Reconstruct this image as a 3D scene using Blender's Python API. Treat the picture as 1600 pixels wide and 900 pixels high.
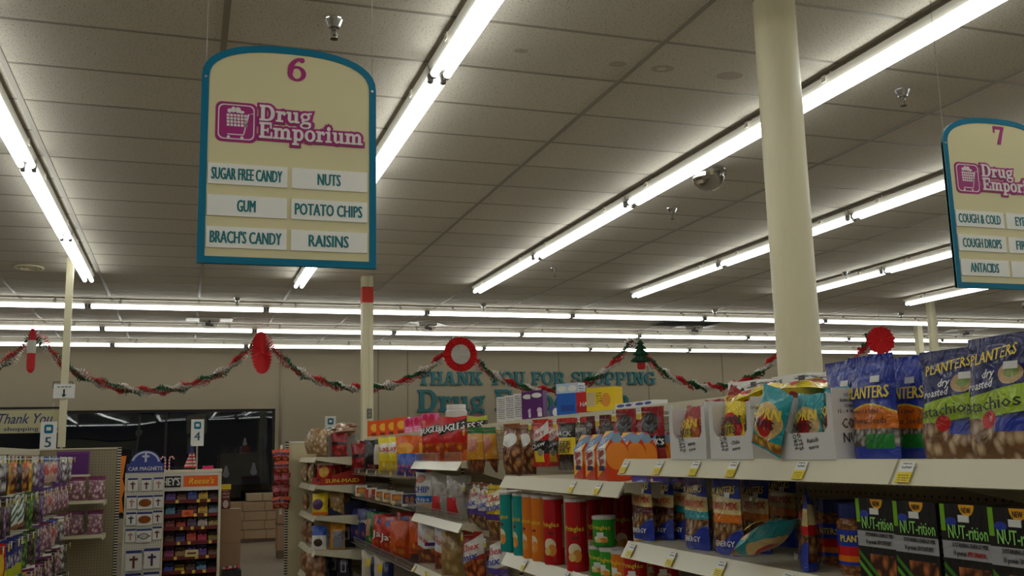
import bpy, bmesh, math, random
from mathutils import Vector, Matrix

S = bpy.context.scene
COL = S.collection
for o in list(bpy.data.objects):
    bpy.data.objects.remove(o, do_unlink=True)
PI = math.pi
rnd = random.Random(11)

# ------------------------------------------------------------------ camera
EYE = 1.55
YAW, PITCH, ROLL, FPX = 0.3237, 0.1647, -0.0246, 1526.4
fw = Vector((math.sin(YAW) * math.cos(PITCH), math.cos(YAW) * math.cos(PITCH), math.sin(PITCH)))
rt0 = Vector((math.cos(YAW), -math.sin(YAW), 0))
up0 = rt0.cross(fw)
rt = math.cos(ROLL) * rt0 + math.sin(ROLL) * up0
up = -math.sin(ROLL) * rt0 + math.cos(ROLL) * up0
cd = bpy.data.cameras.new('camera')
cam = bpy.data.objects.new('camera', cd)
COL.objects.link(cam)
cam.matrix_world = Matrix(((rt.x, up.x, -fw.x, 0), (rt.y, up.y, -fw.y, 0), (rt.z, up.z, -fw.z, EYE), (0, 0, 0, 1)))
cd.sensor_width = 36.0
cd.lens = 36.0 * FPX / 1600.0
cd.clip_end = 200
S.camera = cam

# ------------------------------------------------------------------ world (night outside), exposure
w = bpy.data.worlds.new('night')
S.world = w
w.use_nodes = True
w.node_tree.nodes['Background'].inputs[0].default_value = (0.010, 0.012, 0.018, 1)
w.node_tree.nodes['Background'].inputs[1].default_value = 0.25
S.view_settings.view_transform = 'Standard'
S.view_settings.look = 'None'
S.view_settings.gamma = 1.0
S.view_settings.use_curve_mapping = False
S.view_settings.exposure = -0.40
TUBE_STRENGTH = 8.0

# ------------------------------------------------------------------ materials
MATS = {}
def srgb(r, g=None, b=None):
    if g is None:
        r, g, b = r
    f = lambda c: (c / 255) / 12.92 if c / 255 <= .04045 else ((c / 255 + .055) / 1.055) ** 2.4
    return (f(r), f(g), f(b), 1)

def newmat(name):
    m = bpy.data.materials.new(name)
    m.use_nodes = True
    nt = m.node_tree
    return m, nt, nt.nodes['Principled BSDF']

def mat(name, col, rough=.5, metal=0., noise=0., scale=8., bump=0., spec=.5, rand=0., emit=None, alpha=None, coat=0.):
    if name in MATS:
        return MATS[name]
    m, nt, b = newmat(name)
    b.inputs['Base Color'].default_value = col
    b.inputs['Roughness'].default_value = rough
    b.inputs['Metallic'].default_value = metal
    b.inputs['Specular IOR Level'].default_value = spec
    b.inputs['Coat Weight'].default_value = coat
    if noise or bump:
        tc = nt.nodes.new('ShaderNodeTexCoord')
        n = nt.nodes.new('ShaderNodeTexNoise')
        n.inputs['Scale'].default_value = scale
        n.inputs['Detail'].default_value = 4
        nt.links.new(tc.outputs['Object'], n.inputs['Vector'])
        if noise:
            mx = nt.nodes.new('ShaderNodeMix'); mx.data_type = 'RGBA'
            mx.inputs[6].default_value = tuple(c * (1 - noise) for c in col[:3]) + (1,)
            mx.inputs[7].default_value = tuple(min(1, c * (1 + noise)) for c in col[:3]) + (1,)
            nt.links.new(n.outputs['Fac'], mx.inputs[0])
            nt.links.new(mx.outputs[2], b.inputs['Base Color'])
        if bump:
            bp = nt.nodes.new('ShaderNodeBump')
            bp.inputs['Strength'].default_value = bump
            bp.inputs['Distance'].default_value = .01
            nt.links.new(n.outputs['Fac'], bp.inputs['Height'])
            nt.links.new(bp.outputs[0], b.inputs['Normal'])
    if rand:
        oi = nt.nodes.new('ShaderNodeObjectInfo')
        hsv = nt.nodes.new('ShaderNodeHueSaturation')
        mr = nt.nodes.new('ShaderNodeMapRange')
        mr.inputs[3].default_value = 1 - rand; mr.inputs[4].default_value = 1 + rand
        nt.links.new(oi.outputs['Random'], mr.inputs[0])
        nt.links.new(mr.outputs[0], hsv.inputs['Value'])
        src = b.inputs['Base Color'].links[0].from_socket if b.inputs['Base Color'].links else None
        if src: nt.links.new(src, hsv.inputs['Color'])
        else: hsv.inputs['Color'].default_value = col
        nt.links.new(hsv.outputs[0], b.inputs['Base Color'])
    if emit:
        b.inputs['Emission Color'].default_value = emit[0]
        b.inputs['Emission Strength'].default_value = emit[1]
    if alpha is not None:
        b.inputs['Alpha'].default_value = alpha
    MATS[name] = m
    return m

class NG:
    """tiny node-graph writer for printed packaging"""
    def __init__(s, nt): s.nt = nt
    def v(s, x, inp):
        if isinstance(x, (int, float)): inp.default_value = x
        else: s.nt.links.new(x, inp)
    def m(s, op, a, b=0., c=None):
        n = s.nt.nodes.new('ShaderNodeMath'); n.operation = op
        s.v(a, n.inputs[0]); s.v(b, n.inputs[1])
        if c is not None: s.v(c, n.inputs[2])
        return n.outputs[0]
    def mix(s, f, a, b):
        n = s.nt.nodes.new('ShaderNodeMix'); n.data_type = 'RGBA'
        s.v(f, n.inputs[0])
        for x, i in ((a, 6), (b, 7)):
            if isinstance(x, tuple): n.inputs[i].default_value = x
            else: s.nt.links.new(x, n.inputs[i])
        return n.outputs[2]

def pmat(name, base, ops=(), rough=.2, wr=.5, wscale=4.5, metal=0., spec=.5):
    """printed wrapper: ops over u (0..1 across) and v (0..1 up)
    band(v0,v1,col,slope,curve) ell(u,v,ru,rv,col) tri(u,v,w,h,col) vor(v0,v1,colA,colB,scale,u0,u1) rect(u0,u1,v0,v1,col)"""
    if name in MATS:
        return MATS[name]
    m, nt, b = newmat(name)
    g = NG(nt)
    tc = nt.nodes.new('ShaderNodeTexCoord')
    sp = nt.nodes.new('ShaderNodeSeparateXYZ')
    nt.links.new(tc.outputs['UV'], sp.inputs[0])
    u, v = sp.outputs[0], sp.outputs[1]
    uc = g.m('SUBTRACT', u, .5)
    col = base
    for op in ops:
        k = op[0]
        if k == 'band':
            _, v0, v1, c = op[:4]
            sl = op[4] if len(op) > 4 else 0.
            cv = op[5] if len(op) > 5 else 0.
            vv = g.m('SUBTRACT', v, g.m('ADD', g.m('MULTIPLY', uc, sl), g.m('MULTIPLY', g.m('MULTIPLY', uc, uc), cv)))
            f = g.m('MULTIPLY', g.m('GREATER_THAN', vv, v0), g.m('LESS_THAN', vv, v1))
            col = g.mix(f, col, c)
        elif k == 'rect':
            _, u0, u1, v0, v1, c = op
            f = g.m('MULTIPLY', g.m('MULTIPLY', g.m('GREATER_THAN', v, v0), g.m('LESS_THAN', v, v1)),
                    g.m('MULTIPLY', g.m('GREATER_THAN', u, u0), g.m('LESS_THAN', u, u1)))
            col = g.mix(f, col, c)
        elif k == 'ell':
            _, cu, cv, ru, rv, c = op
            a = g.m('DIVIDE', g.m('SUBTRACT', u, cu), ru); d = g.m('DIVIDE', g.m('SUBTRACT', v, cv), rv)
            f = g.m('LESS_THAN', g.m('ADD', g.m('MULTIPLY', a, a), g.m('MULTIPLY', d, d)), 1.)
            col = g.mix(f, col, c)
        elif k == 'diag':   # everything below the line v = v0 + slope*u
            _, v0, sl, c = op
            f = g.m('LESS_THAN', v, g.m('ADD', g.m('MULTIPLY', u, sl), v0))
            col = g.mix(f, col, c)
        elif k == 'vor':
            _, v0, v1, ca, cb, sc = op[:6]
            u0, u1 = (op[6], op[7]) if len(op) > 6 else (-1., 2.)
            vo = nt.nodes.new('ShaderNodeTexVoronoi'); vo.inputs['Scale'].default_value = sc
            nt.links.new(tc.outputs['UV'], vo.inputs['Vector'])
            mr = nt.nodes.new('ShaderNodeMapRange'); mr.inputs[1].default_value = .1; mr.inputs[2].default_value = .62
            nt.links.new(vo.outputs['Distance'], mr.inputs[0])
            cc = g.mix(mr.outputs[0], ca, cb)
            f = g.m('MULTIPLY', g.m('MULTIPLY', g.m('GREATER_THAN', v, v0), g.m('LESS_THAN', v, v1)),
                    g.m('MULTIPLY', g.m('GREATER_THAN', u, u0), g.m('LESS_THAN', u, u1)))
            col = g.mix(f, col, cc)
        elif k == 'lines':  # rows of fine print
            _, u0, u1, v0, v1, c, n = op
            f = g.m('MULTIPLY', g.m('MULTIPLY', g.m('GREATER_THAN', v, v0), g.m('LESS_THAN', v, v1)),
                    g.m('MULTIPLY', g.m('GREATER_THAN', u, u0), g.m('LESS_THAN', u, u1)))
            fr = g.m('FRACT', g.m('MULTIPLY', v, float(n)))
            no = nt.nodes.new('ShaderNodeTexNoise'); no.inputs['Scale'].default_value = n * 2.2
            nt.links.new(tc.outputs['UV'], no.inputs['Vector'])
            f = g.m('MULTIPLY', g.m('MULTIPLY', f, g.m('GREATER_THAN', fr, .45)), g.m('GREATER_THAN', no.outputs['Fac'], .46))
            col = g.mix(f, col, c)
    if isinstance(col, tuple): b.inputs['Base Color'].default_value = col
    else: nt.links.new(col, b.inputs['Base Color'])
    b.inputs['Roughness'].default_value = rough
    b.inputs['Metallic'].default_value = metal
    b.inputs['Specular IOR Level'].default_value = spec
    if wr > .3:      # glossy film over the print
        b.inputs['Coat Weight'].default_value = .35
        b.inputs['Coat Roughness'].default_value = .09
    if wr:
        n = nt.nodes.new('ShaderNodeTexNoise'); n.inputs['Scale'].default_value = wscale
        n.inputs['Detail'].default_value = 3; n.inputs['Distortion'].default_value = 1.2
        nt.links.new(tc.outputs['UV'], n.inputs['Vector'])
        bp = nt.nodes.new('ShaderNodeBump'); bp.inputs['Strength'].default_value = wr; bp.inputs['Distance'].default_value = .02
        nt.links.new(n.outputs['Fac'], bp.inputs['Height']); nt.links.new(bp.outputs[0], b.inputs['Normal'])
    MATS[name] = m
    return m

# ------------------------------------------------------------------ mesh builder
class MB:
    def __init__(s): s.v = []; s.f = []; s.mi = []; s.uv = {}
    def face(s, pts, m=0, uv=None):
        n = len(s.v); s.v += [tuple(p) for p in pts]
        s.f.append(tuple(range(n, n + len(pts)))); s.mi.append(m)
        if uv: s.uv[len(s.f) - 1] = uv
        return s
    def box(s, x0, x1, y0, y1, z0, z1, m=0, fm=None):
        """outward box; each side carries a 0..1 uv; fm: per-side material {'-y':1,...}"""
        if x0 > x1: x0, x1 = x1, x0
        if y0 > y1: y0, y1 = y1, y0
        if z0 > z1: z0, z1 = z1, z0
        q = [(0, 0), (1, 0), (1, 1), (0, 1)]
        sides = {'-y': ((x0, y0, z0), (x1, y0, z0), (x1, y0, z1), (x0, y0, z1)),
                 '+y': ((x1, y1, z0), (x0, y1, z0), (x0, y1, z1), (x1, y1, z1)),
                 '-x': ((x0, y1, z0), (x0, y0, z0), (x0, y0, z1), (x0, y1, z1)),
                 '+x': ((x1, y0, z0), (x1, y1, z0), (x1, y1, z1), (x1, y0, z1)),
                 '+z': ((x0, y0, z1), (x1, y0, z1), (x1, y1, z1), (x0, y1, z1)),
                 '-z': ((x0, y1, z0), (x1, y1, z0), (x1, y0, z0), (x0, y0, z0))}
        for k, p in sides.items():
            s.face(p, (fm or {}).get(k, m), q)
        return s
    def prism(s, poly, d0, d1, axes='xz', m=0):
        """extrude a 2D polygon (counter-clockwise seen from -normal) between d0 and d1 along the remaining axis"""
        def P(a, b, d):
            return {'xz': (a, d, b), 'xy': (a, b, d), 'yz': (d, a, b)}[axes]
        n = len(poly)
        s.face([P(a, b, d0) for a, b in poly], m)
        s.face([P(a, b, d1) for a, b in reversed(poly)], m)
        for i in range(n):
            a, b = poly[i]; c, d = poly[(i + 1) % n]
            s.face([P(c, d, d0), P(a, b, d0), P(a, b, d1), P(c, d, d1)], m)
        return s
    def tube(s, pts, r, n=6, m=0, caps=True, closed=False):
        pts = [Vector(p) for p in pts]; rings = []
        N = len(pts)
        rr = r if isinstance(r, (list, tuple)) else [r] * N
        prev = None
        for i, p in enumerate(pts):
            if closed: t = pts[(i + 1) % N] - pts[i - 1]
            else: t = pts[min(i + 1, N - 1)] - pts[max(i - 1, 0)]
            t = t.normalized() if t.length > 1e-9 else Vector((0, 0, 1))
            a = prev if prev is not None else (Vector((0, 0, 1)) if abs(t.z) < .9 else Vector((1, 0, 0)))
            x = a - t * a.dot(t)
            x = x.normalized() if x.length > 1e-6 else t.orthogonal().normalized()
            prev = x; y = t.cross(x)
            b0 = len(s.v)
            s.v += [tuple(p + (x * math.cos(2 * PI * k / n) + y * math.sin(2 * PI * k / n)) * rr[i]) for k in range(n)]
            rings.append(b0)
        L = N if closed else N - 1
        for i in range(L):
            a, b = rings[i], rings[(i + 1) % N]
            for k in range(n):
                k2 = (k + 1) % n
                s.f.append((a + k, a + k2, b + k2, b + k)); s.mi.append(m)
        if caps and not closed:
            s.f.append(tuple(rings[0] + k for k in reversed(range(n)))); s.mi.append(m)
            s.f.append(tuple(rings[-1] + k for k in range(n))); s.mi.append(m)
        return s
    def lathe(s, prof, n=16, m=0, c=(0, 0, 0), uv=False):
        """prof [(r,z)...] about the z axis; uv wraps u around and v along"""
        z0, z1 = min(z for _, z in prof), max(z for _, z in prof)
        for i in range(len(prof) - 1):
            (r0, a), (r1, b) = prof[i], prof[i + 1]
            for k in range(n):
                t0, t1 = 2 * PI * k / n, 2 * PI * (k + 1) / n
                P = lambda r, z, t: (c[0] + r * math.cos(t), c[1] + r * math.sin(t), c[2] + z)
                pts = [P(r0, a, t0), P(r0, a, t1), P(r1, b, t1), P(r1, b, t0)]
                V = lambda z: (z - z0) / max(1e-6, z1 - z0)
                us = [k / n, (k + 1) / n, (k + 1) / n, k / n]; vs = [V(a), V(a), V(b), V(b)]
                if r0 < 1e-6: pts = pts[1:]; us = us[1:]; vs = vs[1:]
                elif r1 < 1e-6: pts = pts[:3]; us = us[:3]; vs = vs[:3]
                s.face(pts, m, list(zip(us, vs)) if uv else None)
        return s
    def mesh(s, name, mats, smooth=False, weld=False):
        me = bpy.data.meshes.new(name)
        me.from_pydata(s.v, [], s.f)
        for x in (mats if isinstance(mats, (list, tuple)) else [mats]): me.materials.append(x)
        me.polygons.foreach_set('material_index', s.mi)
        if s.uv:
            l = me.uv_layers.new(name='UVMap')
            for fi, uv in s.uv.items():
                for k, li in enumerate(me.polygons[fi].loop_indices): l.data[li].uv = uv[k]
        if weld:
            bm = bmesh.new(); bm.from_mesh(me); bmesh.ops.remove_doubles(bm, verts=bm.verts, dist=1e-5); bm.to_mesh(me); bm.free()
        if smooth: me.polygons.foreach_set('use_smooth', [True] * len(me.polygons))
        me.update()
        return me
    def build(s, name, mats, parent=None, smooth=False, weld=False, loc=None, rot=None):
        return link(name, s.mesh(name, mats, smooth, weld), parent, loc, rot)

def link(name, me, parent=None, loc=None, rot=None):
    o = bpy.data.objects.new(name, me)
    COL.objects.link(o)
    if parent: o.parent = parent
    if loc: o.location = loc
    if rot: o.rotation_euler = rot
    return o

def thing(name, label, cat, loc=(0, 0, 0), rz=0., group=None, me=None, rot=None):
    o = bpy.data.objects.new(name, me)
    COL.objects.link(o)
    o.location = loc; o.rotation_euler = rot or (0, 0, rz)
    o['label'] = label; o['category'] = cat
    if group: o['group'] = group
    return o

def struct(o):
    o['kind'] = 'structure'
    return o

def dup(root, loc, rz=0., label=None, group=None, rot=None):
    r = root.copy(); COL.objects.link(r)
    r.location = loc; r.rotation_euler = rot or (0, 0, rz)
    if label: r['label'] = label
    if group: r['group'] = group
    for ch in list(root.children):
        c = ch.copy(); COL.objects.link(c); c.parent = r
        for gch in list(ch.children):
            d = gch.copy(); COL.objects.link(d); d.parent = c
    return r

ORD = ['first', 'second', 'third', 'fourth', 'fifth', 'sixth', 'seventh', 'eighth', 'ninth', 'tenth', 'eleventh', 'twelfth',
       'thirteenth', 'fourteenth', 'fifteenth', 'sixteenth', 'seventeenth', 'eighteenth', 'nineteenth', 'twentieth']

# ------------------------------------------------------------------ lettering
_T = {}
def text2d(body, size=1., bold=0., sx=1., shear=0., align='CENTER', res=2):
    """flat letters as (verts2d, faces), centred on x, baseline-to-cap centred on y"""
    key = (body, bold, shear, align, res)
    if key not in _T:
        c = bpy.data.curves.new('lettering_source', 'FONT')
        c.body = body; c.size = 1.; c.offset = bold; c.shear = shear; c.align_x = align
        c.resolution_u = res; c.fill_mode = 'FRONT' if hasattr(c, 'fill_mode') else c.fill_mode
        o = bpy.data.objects.new('lettering_source', c)
        me = bpy.data.meshes.new_from_object(o)
        vs = [(p.co.x, p.co.y) for p in me.vertices]; fs = [tuple(p.vertices) for p in me.polygons]
        bpy.data.meshes.remove(me); bpy.data.objects.remove(o); bpy.data.curves.remove(c)
        _T[key] = (vs, fs)
    vs, fs = _T[key]
    return [(x * size * sx, (y - .34) * size) for x, y in vs], fs

def lettering(name, body, size, m, parent=None, at=(0, 0, 0), sx=1., bold=0., shear=0., surf=None, align='CENTER', fit=None, rotdeg=0., res=2):
    """letters in the local xz plane facing -y; surf(x,z) gives the y of a curved face"""
    vs, fs = text2d(body, size, 0. if bold >= .008 else bold, sx, shear, align, res)
    fs = list(fs)
    if fit and vs:
        wd = max(x for x, _ in vs) - min(x for x, _ in vs)
        k = fit / max(wd, 1e-6); vs = [(x * k, y) for x, y in vs]
    ca, sa = math.cos(math.radians(rotdeg)), math.sin(math.radians(rotdeg))
    P = []; F = []
    steps = [0.] if bold < .008 else [0., -bold * .9, bold * .9]      # heavier strokes: the same letters struck thrice
    for q, dx in enumerate(steps):
        n0 = len(P)
        for x, y in vs:
            x, y = (x + dx * size) * ca - y * sa, (x + dx * size) * sa + y * ca
            X, Z = at[0] + x, at[2] + y
            P.append((X, (surf(X, Z) if surf else 0) + at[1] - q * .0003, Z))
        F += [tuple(i + n0 for i in f) for f in fs]
    fs = F
    me = bpy.data.meshes.new(name); me.from_pydata(P, [], fs); me.materials.append(m); me.update()
    return link(name, me, parent)

# a slab-serif alphabet of our own: r=rect, q=quad, a=elliptic ring piece (cx,cy,rx,ry,a0,a1,wx,wy)
def ring(cx, cy, rx, ry, a0, a1, wx, wy, n=14):
    out = []
    for i in range(n):
        t0 = math.radians(a0 + (a1 - a0) * i / n); t1 = math.radians(a0 + (a1 - a0) * (i + 1) / n)
        o = lambda t: (cx + rx * math.cos(t), cy + ry * math.sin(t)); k = lambda t: (cx + (rx - wx) * math.cos(t), cy + (ry - wy) * math.sin(t))
        out.append([k(t0), o(t0), o(t1), k(t1)])
    return out
R_ = lambda x0, y0, x1, y1: [[(x0, y0), (x1, y0), (x1, y1), (x0, y1)]]
Q_ = lambda *p: [list(p)]
GL = {
 'T': (.92, R_(.34, 0, .58, 1) + R_(0, .84, .92, 1) + R_(0, .6, .13, .84) + R_(.79, .6, .92, .84) + R_(.2, 0, .72, .13)),
 'H': (1.04, R_(.1, 0, .34, 1) + R_(.7, 0, .94, 1) + R_(.34, .43, .7, .58) + R_(0, 0, .44, .12) + R_(.6, 0, 1.04, .12) + R_(0, .88, .44, 1) + R_(.6, .88, 1.04, 1)),
 'A': (1.06, Q_((.12, .08), (.26, .08), (.56, 1), (.4, 1)) + Q_((.66, .08), (.94, .08), (.66, 1), (.4, 1)) + R_(.26, .28, .76, .4) + R_(0, 0, .38, .12) + R_(.56, 0, 1.06, .12)),
 'N': (1.04, R_(.12, 0, .28, 1) + R_(.76, 0, .92, 1) + Q_((.12, 1), (.64, 0), (.92, 0), (.4, 1)) + R_(0, 0, .4, .12) + R_(.64, .88, 1.04, 1) + R_(0, .88, .34, 1)),
 'K': (1.06, R_(.1, 0, .34, 1) + Q_((.34, .42), (.5, .42), (.94, .9), (.72, .9)) + Q_((.5, .58), (.7, 0), (1.0, 0), (.66, .68)) + R_(0, 0, .44, .12) + R_(.6, 0, 1.06, .12) + R_(0, .88, .44, 1) + R_(.62, .88, 1.04, 1)),
 'Y': (1.02, R_(.39, 0, .63, .45) + Q_((.39, .4), (.63, .4), (.36, 1), (.08, 1)) + Q_((.45, .4), (.63, .4), (.94, 1), (.78, 1)) + R_(.26, 0, .76, .12) + R_(0, .88, .44, 1) + R_(.66, .88, 1.02, 1)),
 'O': (1.0, ring(.5, .5, .5, .52, 0, 360, .25, .13, 24)),
 'U': (1.0, R_(.1, .35, .34, 1) + R_(.7, .35, .85, 1) + ring(.475, .36, .375, .38, 180, 360, .22, .14) + R_(0, .88, .44, 1) + R_(.58, .88, .98, 1)),
 'F': (.86, R_(.1, 0, .34, 1) + R_(0, .86, .86, 1) + R_(.73, .62, .86, .86) + R_(.34, .43, .62, .56) + R_(.55, .34, .65, .66) + R_(0, 0, .5, .12)),
 'R': (1.04, R_(.1, 0, .34, 1) + R_(.34, .88, .55, 1) + R_(.34, .42, .55, .54) + ring(.55, .71, .33, .29, -90, 90, .22, .12) + Q_((.45, .45), (.68, 0), (.96, 0), (.7, .48)) + R_(0, 0, .46, .12) + R_(.7, 0, 1.04, .12) + R_(0, .88, .4, 1)),
 'S': (.84, ring(.42, .735, .38, .29, 20, 270, .2, .14) + ring(.42, .275, .4, .3, -160, 90, .2, .15) + R_(.66, .66, .78, .98) + R_(.02, .02, .14, .36)),
 'P': (.96, R_(.1, 0, .34, 1) + R_(.34, .88, .55, 1) + R_(.34, .38, .55, .5) + ring(.55, .69, .37, .31, -90, 90, .24, .12) + R_(0, 0, .48, .12) + R_(0, .88, .4, 1)),
 'I': (.5, R_(.13, 0, .37, 1) + R_(0, 0, .5, .12) + R_(0, .88, .5, 1)),
 'G': (1.02, ring(.5, .5, .5, .52, 40, 330, .25, .13, 22) + R_(.7, .05, .93, .46) + R_(.55, .38, 1.02, .5) + R_(.78, .66, .9, 1)),
 'D': (1.06, R_(.1, 0, .36, 1) + R_(.36, .87, .55, 1) + R_(.36, 0, .55, .13) + ring(.53, .5, .5, .5, -90, 90, .27, .13, 18) + R_(0, 0, .4, .13) + R_(0, .87, .4, 1)),
 'E': (.96, R_(.1, 0, .36, 1) + R_(0, .86, .9, 1) + R_(.77, .62, .9, .86) + R_(.36, .44, .64, .56) + R_(.57, .35, .67, .65) + R_(0, 0, .95, .14) + R_(.82, .14, .95, .4)),
 'r': (.68, R_(.12, 0, .36, .68) + ring(.5, .44, .22, .25, 60, 180, .1, .14) + ring(.56, .55, .12, .12, 0, 360, .12, .12, 10) + R_(0, 0, .5, .12) + R_(0, .57, .36, .69)),
 'u': (.9, R_(.1, .22, .33, .69) + R_(.56, 0, .79, .69) + ring(.36, .25, .26, .26, 180, 330, .2, .13) + R_(0, .57, .33, .69) + R_(.46, .57, .79, .69) + R_(.56, 0, .9, .12)),
 'g': (.82, ring(.36, .44, .33, .25, 0, 360, .17, .12, 18) + Q_((.5, .6), (.78, .6), (.82, .73), (.56, .7)) + Q_((.12, .26), (.3, .22), (.3, .1), (.08, .14)) + R_(.14, .0, .6, .13) + ring(.38, -.12, .38, .2, 0, 360, .14, .09, 18) + ring(.52, .0, .25, .13, -30, 90, .2, .13, 8)),
 'm': (1.36, R_(.12, 0, .35, .68) + R_(.56, 0, .79, .5) + R_(1.0, 0, 1.23, .5) + ring(.5, .44, .29, .26, 0, 150, .22, .13) + ring(.95, .44, .28, .26, 0, 150, .22, .13) + R_(0, 0, .45, .12) + R_(.48, 0, .88, .12) + R_(.92, 0, 1.36, .12) + R_(0, .57, .35, .69)),
 'p': (.88, R_(.12, -.3, .35, .68) + ring(.48, .34, .36, .36, -140, 140, .23, .13, 18) + R_(0, -.3, .5, -.18) + R_(0, .57, .35, .69)),
 'o': (.8, ring(.4, .34, .4, .37, 0, 360, .23, .12, 20)),
 'i': (.48, R_(.12, 0, .35, .68) + ring(.24, .87, .14, .14, 0, 360, .14, .14, 10) + R_(0, 0, .48, .12) + R_(0, .57, .35, .69)),
 '6': (.78, ring(.39, .31, .38, .33, 0, 360, .2, .1, 20) + ring(.62, .42, .6, .6, 100, 190, .22, .12, 12) + ring(.6, .9, .11, .11, 0, 360, .11, .11, 10)),
 '7': (.74, R_(.02, .84, .74, 1) + R_(.02, .64, .12, .9) + Q_((.2, 0), (.44, 0), (.72, .9), (.54, .9))),
 ' ': (.42, []),
}
def slab(body, h, gap=.06, fit=None):
    """polygons of a slab-serif line, left edge at x=0, baseline z=0"""
    x = 0.; out = []
    for ch in body:
        wd, polys = GL[ch]
        out += [[((px + x) * h, py * h) for px, py in p] for p in polys]
        x += wd + gap
    tot = (x - gap) * h
    k = (fit / tot) if fit else 1.
    return [[(a * k, b) for a, b in p] for p in out], tot * k
# ------------------------------------------------------------------ setting
ZC = 3.765          # ceiling height
YB = 20.4           # back wall
M_wall = mat('painted_wall', srgb(150, 138, 116), .75, noise=.05, scale=1.3)
M_floor = mat('vinyl_floor', srgb(176, 166, 148), .35, noise=.10, scale=3.)
M_teal_letter = mat('teal_letter', srgb(12, 94, 100), .5)
M_cream = mat('cream_paint', srgb(226, 218, 184), .38, noise=.02, scale=3.)
M_cream_metal = mat('cream_metal', srgb(222, 214, 186), .35, noise=.03, scale=4.)
M_white_metal = mat('white_enamel', srgb(228, 226, 218), .35)
M_black = mat('black_plastic', srgb(22, 22, 24), .45)
M_chrome = mat('chrome', srgb(210, 210, 212), .16, metal=1.)
M_wire = mat('wire_steel', srgb(190, 188, 182), .3, metal=.8)
M_white_paper = mat('white_paper', srgb(232, 232, 228), .6)
M_dark = mat('dark_void', srgb(20, 18, 17), .8)

def floor_material():
    m, nt, b = newmat('vinyl_tile_floor')
    tc = nt.nodes.new('ShaderNodeTexCoord')
    br = nt.nodes.new('ShaderNodeTexBrick')
    br.offset = 0.; br.inputs['Scale'].default_value = 1.
    br.inputs['Brick Width'].default_value = .305; br.inputs['Row Height'].default_value = .305
    br.inputs['Mortar Size'].default_value = .002
    br.inputs['Color1'].default_value = srgb(136, 127, 110); br.inputs['Color2'].default_value = srgb(128, 119, 104)
    br.inputs['Mortar'].default_value = srgb(96, 88, 76)
    nt.links.new(tc.outputs['Object'], br.inputs['Vector'])
    nt.links.new(br.outputs['Color'], b.inputs['Base Color'])
    b.inputs['Roughness'].default_value = .3
    return m
XL, XR, YF = -9., 24., -27.
struct(MB().box(XL, XR, YF, YB + .2, -.1, 0).build('floor', floor_material()))
# back wall in four pieces around the shop window
wb = MB()
WX0, WX1, WZ0, WZ1 = -6., 1.73, .45, 2.5
wb.box(XL, WX0, YB, YB + .2, 0, ZC); wb.box(WX1, XR, YB, YB + .2, 0, ZC)
wb.box(WX0, WX1, YB, YB + .2, 0, WZ0); wb.box(WX0, WX1, YB, YB + .2, WZ1, ZC)
wall_back = struct(wb.build('wall_back', M_wall))
for i, x in enumerate((3.83, 4.46, 7.9, 10.1, 12.05, 13.6, 16.)):
    struct(MB().box(x - .012, x + .012, YB - .008, YB, 0, ZC).build('trim_%d' % (i + 1), mat('wall_seam', srgb(118, 108, 90), .7)))
struct(MB().box(WX1, XR, YB - .05, YB, ZC - .06, ZC).build('trim_8', M_wall))
struct(MB().box(WX1, XR, YB - .02, YB, 0, .1).build('baseboard_back', mat('dark_base', srgb(60, 52, 46), .6)))
struct(MB().box(XL - .2, XL, YF, YB, 0, ZC).build('wall_left', M_wall))
struct(MB().box(XR, XR + .2, YF, YB, 0, ZC).build('wall_right', M_wall))
struct(MB().box(XL, XR, YF - .2, YF, 0, ZC).build('wall_front', M_wall))
# shop window: dark frame and four panes onto the night
M_bronze = mat('bronze_frame', srgb(38, 33, 30), .4, metal=.4)
def glass_mat():
    m, nt, b = newmat('window_glass')
    b.inputs['Base Color'].default_value = (.78, .82, .84, 1)
    b.inputs['Roughness'].default_value = .012
    b.inputs['Transmission Weight'].default_value = 1.
    b.inputs['IOR'].default_value = 1.5
    tc = nt.nodes.new('ShaderNodeTexCoord'); n = nt.nodes.new('ShaderNodeTexNoise'); n.inputs['Scale'].default_value = .9
    n.inputs['Detail'].default_value = 0
    bp = nt.nodes.new('ShaderNodeBump'); bp.inputs['Strength'].default_value = .25; bp.inputs['Distance'].default_value = .03
    nt.links.new(tc.outputs['Object'], n.inputs['Vector']); nt.links.new(n.outputs['Fac'], bp.inputs['Height']); nt.links.new(bp.outputs[0], b.inputs['Normal'])
    return m
M_glass = glass_mat()
win = struct(thing('window_1', 'wide dark shop window at night in the tan back wall', 'window', (0, YB, 0)))
fr = MB(); t = .05
fr.box(WX0, WX1, .04, .14, WZ1 - t, WZ1); fr.box(WX0, WX1, .04, .14, WZ0, WZ0 + t)
fr.box(WX0, WX0 + t, .04, .14, WZ0 + t, WZ1 - t); fr.box(WX1 - t, WX1, .04, .14, WZ0 + t, WZ1 - t)
fr.build('window_frame', M_bronze, win)
px = [WX0 + t, -4.1, -2.3, -.35, WX1 - t]
for i in range(4):
    if i: MB().box(px[i] - .022, px[i] + .022, .05, .13, WZ0 + t, WZ1 - t).build('mullion', M_bronze, win)
    MB().box(px[i] + .022 * (i > 0), px[i + 1] - .022 * (i < 3), .085, .093, WZ0 + t, WZ1 - t).build('pane', M_glass, win)
struct(MB().box(-30, 30, YB + .2, YB + 45, -.25, -.15).build('pavement', mat('night_asphalt', srgb(58, 58, 62), .9)))

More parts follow.
